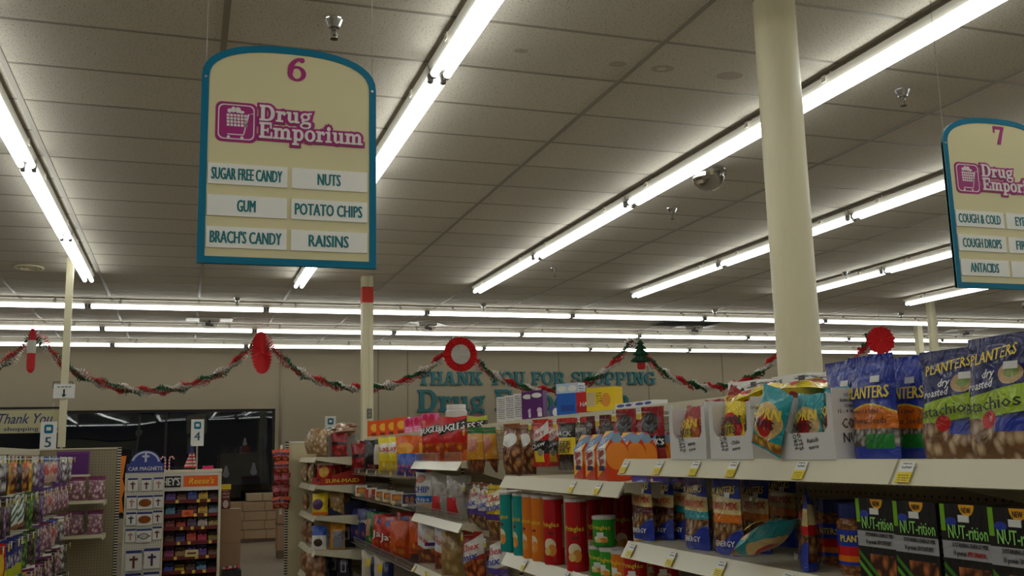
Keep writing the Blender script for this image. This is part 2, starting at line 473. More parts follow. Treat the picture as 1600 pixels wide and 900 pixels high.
# ceiling: slab, grid of bars, tiles
TX0, TW, TY0, TH = 2.4637, 1.1614, 7.0233, .61
def tile_mat(name, stains=()):
    m, nt, b = newmat(name)
    tc = nt.nodes.new('ShaderNodeTexCoord'); g = NG(nt)
    n1 = nt.nodes.new('ShaderNodeTexNoise'); n1.inputs['Scale'].default_value = 95.; n1.inputs['Detail'].default_value = 2
    nt.links.new(tc.outputs['Object'], n1.inputs['Vector'])
    n2 = nt.nodes.new('ShaderNodeTexNoise'); n2.inputs['Scale'].default_value = 2.2
    nt.links.new(tc.outputs['Object'], n2.inputs['Vector'])
    oi = nt.nodes.new('ShaderNodeObjectInfo')
    base, pit = srgb(211, 204, 190), srgb(134, 126, 113)
    mr = nt.nodes.new('ShaderNodeMapRange'); mr.inputs[1].default_value = .60; mr.inputs[2].default_value = .68
    nt.links.new(n1.outputs['Fac'], mr.inputs[0])
    c = g.mix(mr.outputs[0], base, pit)
    sp = nt.nodes.new('ShaderNodeSeparateXYZ'); nt.links.new(tc.outputs['Object'], sp.inputs[0])
    for sx, sy, r0, r1, col in stains:
        dx = g.m('SUBTRACT', sp.outputs[0], sx); dy = g.m('MULTIPLY', g.m('SUBTRACT', sp.outputs[1], sy), 1.25)
        d = g.m('ADD', g.m('SQRT', g.m('ADD', g.m('MULTIPLY', dx, dx), g.m('MULTIPLY', dy, dy))), g.m('MULTIPLY', g.m('SUBTRACT', n2.outputs['Fac'], .5), .12))
        f = g.m('MULTIPLY', g.m('GREATER_THAN', d, r0), g.m('LESS_THAN', d, r1))
        c = g.mix(g.m('MULTIPLY', f, .38), c, col)
    v = g.m('ADD', .95, g.m('MULTIPLY', oi.outputs['Random'], .10))
    hs = nt.nodes.new('ShaderNodeHueSaturation'); nt.links.new(v, hs.inputs['Value']); nt.links.new(c, hs.inputs['Color'])
    nt.links.new(hs.outputs[0], b.inputs['Base Color'])
    b.inputs['Roughness'].default_value = .85
    bp = nt.nodes.new('ShaderNodeBump'); bp.inputs['Strength'].default_value = .3; bp.inputs['Distance'].default_value = .004; bp.invert = True
    nt.links.new(mr.outputs[0], bp.inputs['Height']); nt.links.new(bp.outputs[0], b.inputs['Normal'])
    return m
M_tile = tile_mat('acoustic_tile')
BR, YL = srgb(120, 90, 58), srgb(150, 120, 66)
M_stain = {(0, -4): tile_mat('acoustic_tile_stained', [(-.417, .055, .035, .075, BR), (.037, .038, 0., .075, BR)]),
           (-1, -4): tile_mat('acoustic_tile_faint_stain', [(.459, .05, .0, .05, BR), (-.15, .02, .0, .04, BR)]),
           (3, 8): tile_mat('acoustic_tile_yellow_stain', [(-.065, -.131, .05, .16, YL)])}
M_bar = mat('ceiling_bar', srgb(150, 142, 128), .45)
M_gap = mat('ceiling_void', srgb(70, 62, 54), .9)
ceil = struct(MB().box(XL, XR, YF, YB, ZC + .02, ZC + .15).build('ceiling', M_gap))
tile_me = MB().box(-TW / 2 + .008, TW / 2 - .008, -TH / 2 + .007, TH / 2 - .007, 0, .018).mesh('tile', M_tile)
rest = MB()
for j in range(-20, 23):
    for i in range(-54, 32):
        cx, cy = TX0 + (j + .5) * TW, TY0 + (i + .5) * TH
        if not (YF < cy - .3 and cy + .3 < YB + .1 and XL < cx - .5 and cx + .5 < XR): continue
        seen = 3.3 < cy < 14.2 and -.22 * cy - 1.0 < cx < 1.06 * cy + 1.0
        if seen:
            o = link('tile', tile_me, ceil, (cx, cy, ZC))
            if (j, i) in M_stain:
                o.data = tile_me.copy(); o.data.materials[0] = M_stain[(j, i)]
        else:
            rest.box(cx - TW / 2 + .008, cx + TW / 2 - .008, cy - TH / 2 + .007, cy + TH / 2 - .007, ZC, ZC + .018)
r = rest.build('far_tiles', M_tile, ceil); r['kind'] = 'stuff'
for j in range(-9, 19):
    x = TX0 + j * TW
    if XL < x < XR: MB().box(x - .017, x + .017, YF, YB, ZC - .004, ZC + .012).build('main_bar', M_bar, ceil)
for i in range(-55, 22):
    y = TY0 + i * TH
    MB().box(XL, XR, y - .011, y + .011, ZC - .002, ZC + .012).build('cross_bar', M_bar, ceil)

# ------------------------------------------------------------------ fluorescent fixtures
M_tube = mat('lit_tube', (1, 1, 1, 1), .4, emit=((.97, 1., .96, 1), TUBE_STRENGTH))
M_fix = mat('fixture_enamel', srgb(206, 202, 190), .45)
M_sock = mat('lamp_holder', srgb(96, 92, 88), .5)
FL = 2.40
def fixture_parts(root):
    c = MB()
    c.prism([(-.062, .055), (-.045, .012), (.045, .012), (.062, .055)], 0, FL, 'xz')
    c.build('channel', M_fix, root)
    for y in (.42, FL - .42):
        h = MB(); h.box(-.068, .068, y - .02, y + .02, .055, .061); h.box(-.068, -.064, y - .02, y + .02, .02, .061); h.box(.064, .068, y - .02, y + .02, .02, .061)
        h.box(-.012, .012, y - .012, y + .012, .061, .0985)
        h.build('hanger', M_fix, root)
    for s in (-1, 1):
        MB().tube([(s * .037, .05, -.018), (s * .037, FL - .05, -.018)], .023, 10).build('tube', M_tube, root, smooth=False)
        for y in (.012, FL - .045):
            h = MB(); h.box(s * .037 - .014, s * .037 + .014, y, y + .033, -.034, .012)
            h.lathe([(0, -.042), (.012, -.04), (.017, -.034), (.017, -.03)], 8, c=(s * .037, y + .0165, 0))
            h.build('lamp_holder', M_sock, root)
ZF = ZC - .0985
proto = None
def fixture(loc, rz, label, group):
    global proto
    if proto is None:
        proto = thing('fluorescent_fixture', label, 'ceiling light', loc, rz, group)
        fixture_parts(proto)
        return proto
    return dup(proto, loc, rz, label, group)
SX = [-5.85, -3.49, -1.13, 1.31, 3.65, 5.97, 8.30, 10.64, 13.0, 15.4]
names = {2: 'strip at the left edge', 3: 'strip behind the sign numbered 6', 4: 'strip crossing the column top',
         5: 'fourth strip from the left', 6: 'fifth strip from the left', 7: 'strip under the sign numbered 7', 8: 'strip at the right edge', 9: 'rightmost strip'}
for si, x in enumerate(SX):
    for k in range(5):
        y0 = 12.4 - 2.42 * (k + 1)
        seen = si >= 2 and y0 + 2.42 > 4.6 and x < 1.06 * (y0 + 2.4) + .6
        if seen: lb, gp = '%s two-tube fixture from the far end, %s' % (ORD[k], names[si]), 'two-tube fixtures in strips along the aisles'
        else: lb, gp = 'white two-tube fluorescent fixture outside the picture', 'fixtures over the rest of the shop'
        fixture((x, y0, ZF), 0, lb, gp)
def light_run(x0, y0, x1, y1):
    """a long unbroken strip over the part of the shop behind the viewer"""
    L = math.hypot(x1 - x0, y1 - y0); t = thing('fluorescent_run', 'long fluorescent strip behind the viewer, outside the picture', 'ceiling light', (x0, y0, ZF), math.atan2(y1 - y0, x1 - x0) - PI / 2, 'light runs behind the viewer')
    MB().prism([(-.062, .055), (-.045, .012), (.045, .012), (.062, .055)], 0, L, 'xz').build('channel', M_fix, t)
    for s in (-1, 1): MB().tube([(s * .037, .05, -.018), (s * .037, L - .05, -.018)], .021, 8).build('tube', M_tube, t)
for x in SX: light_run(x, -19.6, x, .26)
for k in range(-3, 9): light_run(-1.32 + 2.39 * k, -23.5, -1.32 + 2.39 * k + 2.25, -23.5)
for ri, (y, nm) in enumerate(((14.47, 'nearest'), (16.98, 'middle'), (19.4, 'farthest'))):
    for k in range(-3, 10):
        x0 = -1.32 + 2.39 * k
        if x0 + 2.4 > XR: continue
        seen = x0 + 2.4 > -.19 * y and x0 < 1.06 * y
        if seen: lb, gp = '%s fluorescent fixture from the left in the %s crosswise row' % (ORD[max(0, k + 1)], nm), 'fixtures in rows across the far end'
        else: lb, gp = 'white two-tube fluorescent fixture outside the picture', 'fixtures over the rest of the shop'
        fixture((x0, y, ZF), -PI / 2, lb, gp)

# ------------------------------------------------------------------ columns and poles
col_ = thing('round_column', 'thick round cream column rising behind the near gondola', 'column', (2.75, 3.95, 0))
MB().lathe([(.103, .12), (.103, ZC - .02)], 40).build('shaft', M_cream, col_, smooth=True)
MB().lathe([(.15, 0), (.15, .1), (.103, .14)], 40).build('base_collar', M_cream, col_, smooth=False)
def ibeam(b, w, d, z0, z1, t=.014, m=0):
    b.box(-w / 2, w / 2, -d / 2, -d / 2 + t, z0, z1, m); b.box(-w / 2, w / 2, d / 2 - t, d / 2, z0, z1, m); b.box(-t / 2, t / 2, -d / 2 + t, d / 2 - t, z0, z1, m)
    return b
def flanged(w, z0, z1):   # square column with a shallow centre groove on each face
    h = w / 2; g = w * .14; d = w * .07
    P = []
    for q in range(4):
        a = q * PI / 2
        for x, y in ((-h, -h), (-g, -h), (-g, -h + d), (g, -h + d), (g, -h)):
            P.append((x * math.cos(a) - y * math.sin(a), x * math.sin(a) + y * math.cos(a)))
    return MB().prism(P, z0, z1, 'xy')
c2 = thing('steel_column', 'square cream column with a red band behind the snack shelves', 'column', (2.13, 12.1, 0))
flanged(.136, 0, ZC - .006).build('shaft', M_cream, c2)
MB().box(-.070, .070, -.070, .070, 3.42, 3.62).build('red_band', mat('red_band', srgb(196, 52, 36), .5), c2)['label'] = 'red band near the top'
sw = MB().box(-.03, .03, -.075, -.066, 1.98, 2.10).build('switch_plate', mat('grey_plate', srgb(110, 108, 98), .5), c2, loc=(.02, 0, 0))
for z in (2.015, 2.065): MB().box(-.012, .012, -.078, -.074, z - .014, z + .014).build('socket', mat('socket_grey', srgb(150, 148, 138), .5), sw)
c3 = thing('steel_column', 'cream column under the light strip right of the red paper fan', 'column', (11.3, 12.6, 0))
MB().lathe([(.07, 0), (.07, ZC - .006)], 24).build('shaft', M_cream, c3, smooth=True)
MB().lathe([(.1, 0), (.1, .08), (.07, .1)], 24).build('base_collar', M_cream, c3)
c4 = thing('thin_pole', 'thin cream pole just left of the far right column', 'pole', (13.2, 15.1, 0))
MB().box(-.055, .055, -.055, .055, 0, ZC - .006).build('shaft', M_cream, c4)
MB().box(-.08, .08, -.08, .08, 0, .02).build('foot_plate', M_cream, c4)
c5 = thing('power_pole', 'thin cream square pole at the left carrying a small arrow sign', 'pole', (-1.24, 11.5, 0))
MB().box(-.035, .035, -.035, .035, 1.70, ZC - .006).build('shaft', M_cream, c5)
MB().tube([(0, 0, 0), (0, 0, 1.70)], .012, 8).build('rod', M_wire, c5)
MB().box(-.08, .08, -.08, .08, 0, .015).build('foot_plate', M_cream, c5)
a = thing('arrow_sign', 'small white sign with a black down arrow on the thin pole', 'sign', (-1.235, 11.45, 2.29))
MB().box(-.105, .105, -.006, 0, -.075, .075).build('card', M_white_paper, a)
MB().prism([(-.008, .02), (-.008, -.035), (-.026, -.035), (0, -.062), (.026, -.035), (.008, -.035), (.008, .02)], -.009, -.0065).build('arrow', M_black, a)
for x_ in (-.055, -.015, .02, .055): MB().box(x_ - .014, x_ + .012, -.0075, -.0065, .042, .05).build('print_dash', M_black, a)
MB().tube([(-.11, .004, .03), (-.11, .004, .10), (-.04, .004, .10)], .005, 6).tube([(.04, .004, .10), (.08, .004, .10), (.08, .004, .07)], .005, 6).build('bracket', M_black, a)

# thank-you banner left of the pole
b = thing('hanging_banner', 'pale green thank-you banner in blue script hanging left of the pole', 'banner', (-2.3, 11.5, 1.855))
MB().box(-1.0, 1.02, -.006, .006, 0, .235).build('board', mat('banner_board', srgb(190, 186, 142), .6, noise=.04, scale=3), b)
MB().tube([(-1.0, 0, .262), (1.03, 0, .262)], .012, 8).build('rail', M_black, b)
for x in (-.8, .96): MB().tube([(x, 0, .235), (x, 0, .30)], .004, 6).tube([(x, 0, .30), (x + .012, 0, .312)], .004, 6).build('hook', M_wire, b)
M_blue_ink = mat('blue_ink', srgb(36, 40, 120), .5)
lettering('script_lettering', 'Thank You', .15, M_blue_ink, b, (.685, -.008, .152), shear=.35, bold=.006, fit=.52)
lettering('lettering', 'for shopping with', .062, M_blue_ink, b, (.69, -.008, .045), bold=.014, fit=.66)

# ------------------------------------------------------------------ wall fittings and wall lettering
cp = thing('conduit', 'grey-white conduit pipe down the wall beside the shop window', 'conduit', (1.83, YB, 0))
MB().tube([(0, -.02, 1.62), (0, -.02, ZC)], .016, 8).build('pipe', M_wall, cp, smooth=True)
MB().box(-.06, .06, -.06, 0, 1.5, 1.63).build('junction_box', mat('beige_box', srgb(168, 158, 136), .5), cp)
for z in (1.9, 2.6, 3.3): MB().box(-.03, .03, -.028, 0, z, z + .025).build('clip', M_wall, cp)
o = thing('wall_switch', 'small grey wall switch below the conduit box', 'switch', (1.86, YB, 1.10))
MB().box(-.04, .04, -.012, 0, -.06, .06).build('plate', mat('grey_plate'  , srgb(110, 108, 98)), o)
MB().box(-.01, .01, -.022, -.012, -.02, .02).build('toggle', M_black, o)
def wall_words(body, x0, z0, h, wd, name, lab):
    polys, tot = slab(body, h, fit=wd)
    t = thing(name, lab, 'lettering', (x0, YB, z0))
    # one part per letter
    x = 0.; g = .06; k = wd / (sum(GL[c][0] + g for c in body) - g)
    for ch in body:
        gw, pl = GL[ch]
        if pl:
            m = MB()
            for p in pl:
                q = [(px_ * k, pz * h) for px_, pz in p]
                ar = sum(q[i][0] * q[(i + 1) % len(q)][1] - q[(i + 1) % len(q)][0] * q[i][1] for i in range(len(q)))
                m.prism(q if ar > 0 else q[::-1], -.05 - .0004 * len(m.f) / 6, -.004)
            m.build('letter', M_teal_letter, t, loc=(x * k, 0, 0))
        x += gw + g
wall_words('THANK YOU FOR SHOPPING', 4.68, 2.97, .285, 5.58, 'wall_lettering', 'teal raised wall letters reading THANK YOU FOR SHOPPING')
wall_words('Drug Emporium', 4.66, 2.40, .47, 4.95, 'wall_lettering', 'larger teal shop-name letters on the wall below the thank-you line')

# ------------------------------------------------------------------ hanging aisle signs
M_sign_face = mat('sign_cream', srgb(226, 216, 170), .5, noise=.02, scale=2)
M_sign_teal = mat('sign_teal', srgb(0, 116, 150), .5, spec=.25)
M_magenta = mat('sign_magenta', srgb(168, 28, 120), .45)
M_plate = mat('plate_white', srgb(246, 246, 240), .45)
M_sign_white = mat('sign_white', srgb(236, 226, 226), .5)
M_teal_ink = mat('teal_ink', srgb(20, 120, 128), .5)
def arch(w, hs, ht, n=20, inset=0.):
    a = w / 2 - inset; pts = [(-a, inset), (a, inset), (a, hs)]
    for i in range(1, n):
        t = PI * i / n
        cx, sn = math.cos(t), math.sin(t)
        x = a * (abs(cx) ** .8) * (1 if cx > 0 else -1)
        pts.append((x, hs + (ht - hs - inset) * sn ** .85))
    pts.append((-a, hs))
    return pts
def offset_poly(p, d):
    out = []; n = len(p)
    for i in range(n):
        a, b_, c = Vector(p[i - 1]), Vector(p[i]), Vector(p[(i + 1) % n])
        e1, e2 = (b_ - a), (c - b_)
        if e1.length < 1e-7 or e2.length < 1e-7: out.append(tuple(b_)); continue
        n1 = Vector((e1.y, -e1.x)).normalized(); n2 = Vector((e2.y, -e2.x)).normalized()
        q = n1 + n2
        q = q.normalized() / max(.45, math.cos(n1.angle(n2) / 2) if n1.length else 1)
        out.append(tuple(b_ + q * d))
    return out
def aisle_sign(loc, number, plates, label, wires):
    W, HS, HT = .645, .70, .845
    t = thing('aisle_sign', label, 'sign', loc)
    MB().prism(arch(W, HS, HT), -.006, .006).build('board', M_sign_face, t)
    # teal border, raised, front and back
    o_, i_ = arch(W, HS, HT, 20, 0), arch(W, HS, HT, 20, .026)
    br = MB()
    n = len(o_)
    for k in range(n):
        k2 = (k + 1) % n
        for y, fl in ((-.009, False), (.009, True)):
            q = [(o_[k][0], y, o_[k][1]), (o_[k2][0], y, o_[k2][1]), (i_[k2][0], y, i_[k2][1]), (i_[k][0], y, i_[k][1])]
            br.face(q if not fl else q[::-1])
        br.face([(o_[k2][0], -.009, o_[k2][1]), (o_[k][0], -.009, o_[k][1]), (o_[k][0], .009, o_[k][1]), (o_[k2][0], .009, o_[k2][1])], 1)
        br.face([(i_[k][0], -.009, i_[k][1]), (i_[k2][0], -.009, i_[k2][1]), (i_[k2][0], -.006, i_[k2][1]), (i_[k][0], -.006, i_[k][1])])
    br.build('border', [M_sign_teal, mat('sign_edge', srgb(120, 176, 184), .5)], t)
    polys, tw = slab(number, .092)
    m = MB()
    for p in polys: m.prism([(x - tw / 2 + .02, z + .715) for x, z in p], -.0085 - 4e-6 * len(m.f), -.0062)
    m.build('number', M_magenta, t)
    # cart badge
    def rsq(cx, cz, w, h, r=.3, n=5, skew=0.):
        P = []
        for q, (sx, sz) in enumerate(((1, -1), (1, 1), (-1, 1), (-1, -1))):
            for k in range(n + 1):
                th = -PI / 2 + q * PI / 2 + k * PI / 2 / n
                P.append((cx + sx * w / 2 * (1 - r) + w / 2 * r * math.cos(th), cz + sz * h / 2 * (1 - r) + h / 2 * r * math.sin(th)))
        return P
    lg = MB().prism(rsq(-.197, .533, .148, .152), -.0085, -.0062).build('logo_badge', M_magenta, t)
    ol = MB(); A, B = rsq(-.197, .533, .130, .134), rsq(-.197, .533, .122, .126)
    for k in range(len(A)):
        k2 = (k + 1) % len(A)
        ol.face([(A[k][0], -.0092, A[k][1]), (A[k2][0], -.0092, A[k2][1]), (B[k2][0], -.0092, B[k2][1]), (B[k][0], -.0092, B[k][1])])
    ol.build('badge_outline', M_sign_white, lg)
    bk = MB(); y = -.0092
    for r in range(4):
        for c in range(6):
            x0 = -.232 + c * .0125 + r * .0006; z0 = .563 - r * .0125; ww = .0098 - r * .0002
            bk.face([(x0, y, z0 - .0095), (x0 + ww, y, z0 - .0095), (x0 + ww, y, z0), (x0, y, z0)])
    for (cx, cz, rx, rz_) in ((-.222, .575, .008, .009), (-.208, .58, .009, .012), (-.192, .579, .011, .012), (-.178, .572, .010, .006)):
        bk.face([(cx + rx * math.cos(a_ * PI / 4), y, cz + rz_ * math.sin(a_ * PI / 4)) for a_ in range(8)])
    for q in ([(-.157, .566), (-.150, .566), (-.168, .487), (-.172, .487)], [(-.172, .487), (-.168, .483), (-.228, .483), (-.228, .487)], [(-.157, .566), (-.150, .566), (-.138, .571), (-.138, .567)]):
        bk.face([(x, y, z) for x, z in q])
    for cx in (-.224, -.176): bk.face([(cx + .006 * math.cos(a_ * PI / 4), y, .474 + .006 * math.sin(a_ * PI / 4)) for a_ in range(8)])
    bk.build('cart_drawing', M_sign_white, lg)
    # shop name with a magenta outline
    out, let = MB(), MB()
    for body, x0, z0, h, wd in (('Drug', -.115, .545, .062, .193), ('Emporium', -.115, .478, .062, .385)):
        polys, tw = slab(body, h, .03, fit=wd)
        for p in polys:
            q = [(x + x0, z + z0) for x, z in p]
            ar = sum(q[i][0] * q[(i + 1) % len(q)][1] - q[(i + 1) % len(q)][0] * q[i][1] for i in range(len(q)))
            if ar < 0: q = q[::-1]
            let.prism(q, -.0125 - 1.2e-6 * len(let.f), -.0095)
            xs = [a_[0] for a_ in q]; zs = [a_[1] for a_ in q]
            out.prism(offset_poly(q, .0085), -.0088 - 1.2e-6 * len(out.f), -.0065)
    out.build('name_outline', M_magenta, t); let.build('shop_name', M_sign_white, t)
    for r in range(3):
        for c in range(2):
            x0 = -.292 + c * .298; z1 = .372 - r * .118
            p = MB().box(x0, x0 + .282, -.011, -.0062, z1 - .078, z1).build('plate', M_plate, t)
            lettering('lettering', plates[r * 2 + c], .064, M_teal_ink, p, (x0 + .141 - .004, -.0118, z1 - .039), bold=.03,
                      fit=min(.25, .0205 * len(plates[r * 2 + c]) + .002))
    for x, zt in wires:
        MB().tube([(x, 0, .712), (x, 0, ZC - loc[2] - .005)], .0012, 5).build('wire', mat('fishing_line', srgb(150, 146, 138), .3), t)
        MB().lathe([(0, 0), (.005, 0)], 8).build('grommet', M_wire, t, loc=(x, -.0095, .70), rot=(PI / 2, 0, 0))
aisle_sign((.345, 3.6, 2.237), '6', ['SUGAR FREE CANDY', 'NUTS', 'GUM', 'POTATO CHIPS', "BRACH'S CANDY", 'RAISINS'],
           'large arched aisle sign numbered 6 with teal border, hanging at upper left', ((-.308, 0), (.308, 0)))
aisle_sign((3.71, 3.6, 2.247), '7', ['COUGH & COLD', 'EYE CARE', 'COUGH DROPS', 'FIRST AID', 'ANTACIDS', 'CUTS'],
           'arched aisle sign numbered 7, cut off by the right edge', ((-.308, 0), (.308, 0)))

# ------------------------------------------------------------------ ceiling fittings
M_dome = mat('mirror_dome', srgb(190, 190, 190), .06, metal=1.)
sp = None
for i, (x, y, lb) in enumerate(((.67, 4.77, 'chrome ceiling sprinkler above the sign numbered 6'), (4.29, 4.85, 'chrome sprinkler right of the round column, above the sign numbered 7'),
                                (4.29, 8.0, 'chrome sprinkler below the mirror dome, left of the column'), (4.28, 11.08, 'chrome sprinkler between two light strips, mid ceiling'),
                                (4.27, 14.12, 'small sprinkler just above the nearest crosswise light row, centre'), (.65, 14.1, 'small sprinkler above the nearest crosswise row, left of the red-banded column'),
                                (8.22, 10.64, 'chrome sprinkler left of the thin far pole, behind the column'), (8.25, 14.1, 'small sprinkler above the crosswise row, right of the paper tree'),
                                (11.9, 14.0, 'small sprinkler above the big red paper fan'))):
    if sp is None:
        sp = thing('sprinkler', lb, 'sprinkler', (x, y, ZC - .004), 0, 'ceiling sprinklers')
        MB().lathe([(.05, 0), (.048, -.006), (.032, -.04), (.03, -.045), (.02, -.045)], 14).build('escutcheon', M_chrome, sp, smooth=True)
        MB().lathe([(.014, -.03), (.016, -.06), (.008, -.064), (.008, -.085)], 10).build('body', M_chrome, sp)
        h = MB(); h.tube([(.010, 0, -.06), (.017, 0, -.08), (.006, 0, -.102)], .003, 6); h.tube([(-.010, 0, -.06), (-.017, 0, -.08), (-.006, 0, -.102)], .003, 6)
        h.build('frame', M_chrome, sp)
        MB().lathe([(0, -.104), (.02, -.104), (.02, -.107), (0, -.107)], 12).build('deflector', mat('dark_brass', srgb(90, 76, 60), .35, metal=1.), sp)
    else: dup(sp, (x, y, ZC - .004), i * .4, lb)
d = thing('mirror_dome', 'silver convex mirror dome hanging beside the column light strip', 'mirror', (3.98, 6.78, ZC - .003))
MB().lathe([(.15, 0), (.152, -.01), (.148, -.02)], 28).build('rim', M_chrome, d, smooth=True)
MB().lathe([(.146, -.015)] + [(.146 * math.cos(k * PI / 16), -.015 - .16 * math.sin(k * PI / 16)) for k in range(1, 9)], 28).build('dome', mat('silver_dome', srgb(196, 194, 190), .1, metal=1., noise=.2, scale=9., bump=.3), d, smooth=True)
M_clear = mat('clear_dome', srgb(235, 235, 235), .03, alpha=.22)
cd_ = None
for i, (x, y, lb) in enumerate(((.33, 16.4, 'camera dome on a white panel above the left garland swag'), (3.95, 16.4, 'camera dome on a white panel left of the red and white fan'),
                                (9.0, 16.15, 'camera dome under the dark ceiling grille'), (15.1, 15.9, 'camera dome at the right edge above the nut bags'))):
    if cd_ is None:
        cd_ = thing('camera_dome', lb, 'camera', (x, y, ZC - .004), 0, 'ceiling camera domes')
        MB().box(-.36, .36, -.20, .2, -.012, 0).build('panel', M_white_metal, cd_)
        MB().lathe([(.16, -.012), (.165, -.03), (.155, -.035)], 24).build('ring', M_white_metal, cd_, smooth=True)
        MB().lathe([(.15 * math.cos(k * PI / 16), -.03 - .14 * math.sin(k * PI / 16)) for k in range(0, 9)], 24).build('dome', M_clear, cd_, smooth=True)
        cm = MB().tube([(-.05, .02, -.075), (.06, -.03, -.10)], [.03, .024], 10).build('camera_body', M_black, cd_)
        MB().tube([(0, 0, -.012), (0, 0, -.07)], .014, 8).build('camera_mount', M_black, cm)
    else: dup(cd_, (x, y, ZC - .004), i * .9 if i != 2 else 0, lb)
g_ = thing('air_grille', 'dark rectangular return-air grille in the far ceiling', 'vent', (8.6, 15.75, ZC - .004))
g = MB(); g.box(-.56, .56, -.29, -.26, -.02, 0); g.box(-.56, .56, .26, .29, -.02, 0); g.box(-.56, -.53, -.26, .26, -.02, 0); g.box(.53, .56, -.26, .26, -.02, 0)
g.build('frame', mat('grille_grey', srgb(84, 78, 72), .6), g_)
for k in range(16):
    x = -.5 + k * .0667
    MB().box(x - .004, x + .004, -.26, .26, -.018, -.002).build('slat', mat('grille_dark', srgb(52, 48, 46), .6), g_)
v = thing('round_vent', 'round cream ceiling diffuser left of the left light strip', 'vent', (-1.75, 12.2, ZC - .003))
for r0 in (.16, .115, .07): MB().lathe([(r0, 0), (r0, -.012), (r0 - .025, -.018), (r0 - .03, 0)], 28).build('ring', M_cream, v, smooth=True)

# ------------------------------------------------------------------ garland, paper fans, tree, stocking
YG = 16.72
M_red = mat('tissue_red', srgb(206, 34, 42), .6); M_redl = mat('tissue_red_bright', srgb(226, 44, 50), .6)
M_gr = mat('tissue_green', srgb(24, 92, 50), .6); M_wh = mat('tissue_white', srgb(226, 222, 214), .6)
M_tree = mat('tissue_tree', srgb(14, 74, 46), .65)
def swag(x0, z0, x1, z1, zm, label, seed, dy=0.):
    R = random.Random(seed)
    t = thing('paper_garland', label, 'garland', (0, YG, 0), 0, 'swags of the paper garland')
    N = 130; ms = [MB(), MB(), MB()]
    pts = []
    for i in range(N + 1):
        s = i / N; x = x0 + (x1 - x0) * s
        zl = z0 + (z1 - z0) * s; dip = (z0 + z1) / 2 - zm
        c = (math.cosh(2.1 * (2 * s - 1)) - math.cosh(2.1)) / (math.cosh(2.1) - 1)
        pts.append(Vector((x, dy * s, zl + dip * c)))
    L = sum((pts[i + 1] - pts[i]).length for i in range(N)); step = L / N
    for i in range(N):
        p = pts[i]; tg = (pts[i + 1] - pts[i]).normalized(); nx = Vector((0, 1, 0)); ny = tg.cross(nx).normalized(); nx = ny.cross(tg)
        ph = i * step * 7.5
        fat = .115 * (0.72 + .28 * math.sin(i * .55))
        for k in range(3):
            for e in range(2):
                a = ph + k * 2 * PI / 3 + e * 1.05 + R.uniform(-.25, .25)
                rad = nx * math.cos(a) + ny * math.sin(a)
                tan = nx * -math.sin(a) + ny * math.cos(a)
                c = p + tg * (step * (e * .5 + R.uniform(-.2, .2)))
                q = c + rad * fat * R.uniform(.75, 1.05)
                wv = tan * R.uniform(.026, .042)
                ms[k].face([c + rad * .006, c + rad * fat * .5 + wv + tg * .014, q + wv * .4, q - wv * .4 + tg * .018, c + rad * fat * .5 - wv - tg * .012])
    for m, nm, M in zip(ms, ('red_petals', 'white_petals', 'green_petals'), (M_red, M_wh, M_gr)):
        o = m.build(nm, M, t); o['kind'] = 'stuff'
    st = MB().tube(pts[::6], .004, 5).build('string', M_gr, t)
swag(-5.6, 3.52, -2.25, 3.53, 2.62, 'paper garland swag left of the red stocking', 1)
swag(-2.25, 3.53, 1.17, 3.55, 2.63, 'paper garland swag from the red stocking to the edge-on red fan', 2)
swag(1.17, 3.55, 4.55, 3.54, 2.66, 'paper garland swag from the edge-on fan to the red and white fan', 3)
swag(4.55, 3.54, 7.97, 3.56, 2.61, 'paper garland swag crossing the wall words, left of the paper tree', 4)
swag(7.97, 3.56, 11.3, 3.52, 2.66, 'paper garland swag from the paper tree to the round column', 5)
swag(11.36, 3.50, 10.72, 3.32, 2.75, 'paper garland piece between the column and the big red fan', 6, -3.4)
def fan(loc, r, rz, label, white=True, scallop=False, n=36, tilt=0.):
    t = thing('paper_fan', label, 'paper fan', loc, rz, rot=(tilt, 0, rz))
    def ringp(m, r0, r1, off):
        K = n * 2
        for k in range(K):
            a0, a1 = 2 * PI * k / K, 2 * PI * (k + 1) / K
            y0, y1 = (-.022 if k % 2 else .022), (.022 if k % 2 else -.022)
            P = lambda rr, a, y: (rr * math.cos(a), y * rr / r + off, rr * math.sin(a))
            o1 = r1 * (1.05 if scallop and k % 4 < 2 else 1.) ; o2 = o1
            m.face([P(r0, a0, y0), P(o1, a0, y0), P(o2, a1, y1), P(r0, a1, y1)])
            if scallop and k % 2 == 0:
                am = (a0 + a1) / 2
                m.face([P(o1, a0, y0), P(o1 * 1.07, am, 0), P(o2, a1, y1)])
    m = MB(); ringp(m, .01, r, 0); m.build('pleated_disc', M_redl, t)
    if white:
        m = MB(); ringp(m, .01, r * .57, -.014); m.build('white_centre', M_wh, t)
    MB().tube([(0, .006, r * .98), (0, .006, ZC - loc[2] - .004)], .003, 5).build('string', M_wh, t)
    MB().lathe([(0, -.03), (.02, -.025), (.02, .025), (0, .03)], 10).build('hub', M_wh if white else M_redl, t, rot=(PI / 2, 0, 0))
fan((4.57, YG - .16, 3.24), .305, .0, 'red paper fan with white centre above the wall words')
fan((1.17, YG - .16, 3.24), .345, 1.02, 'red paper fan seen nearly edge-on at a garland peak', white=False)
fan((10.73, 13.15, 3.175), .215, -.35, 'big spiky red paper fan above the blue nut bags', white=False, scallop=True, n=20)
fan((11.42, YG - .16, 3.42), .15, -1.1, 'small red paper ornament half hidden by the round column', white=False)
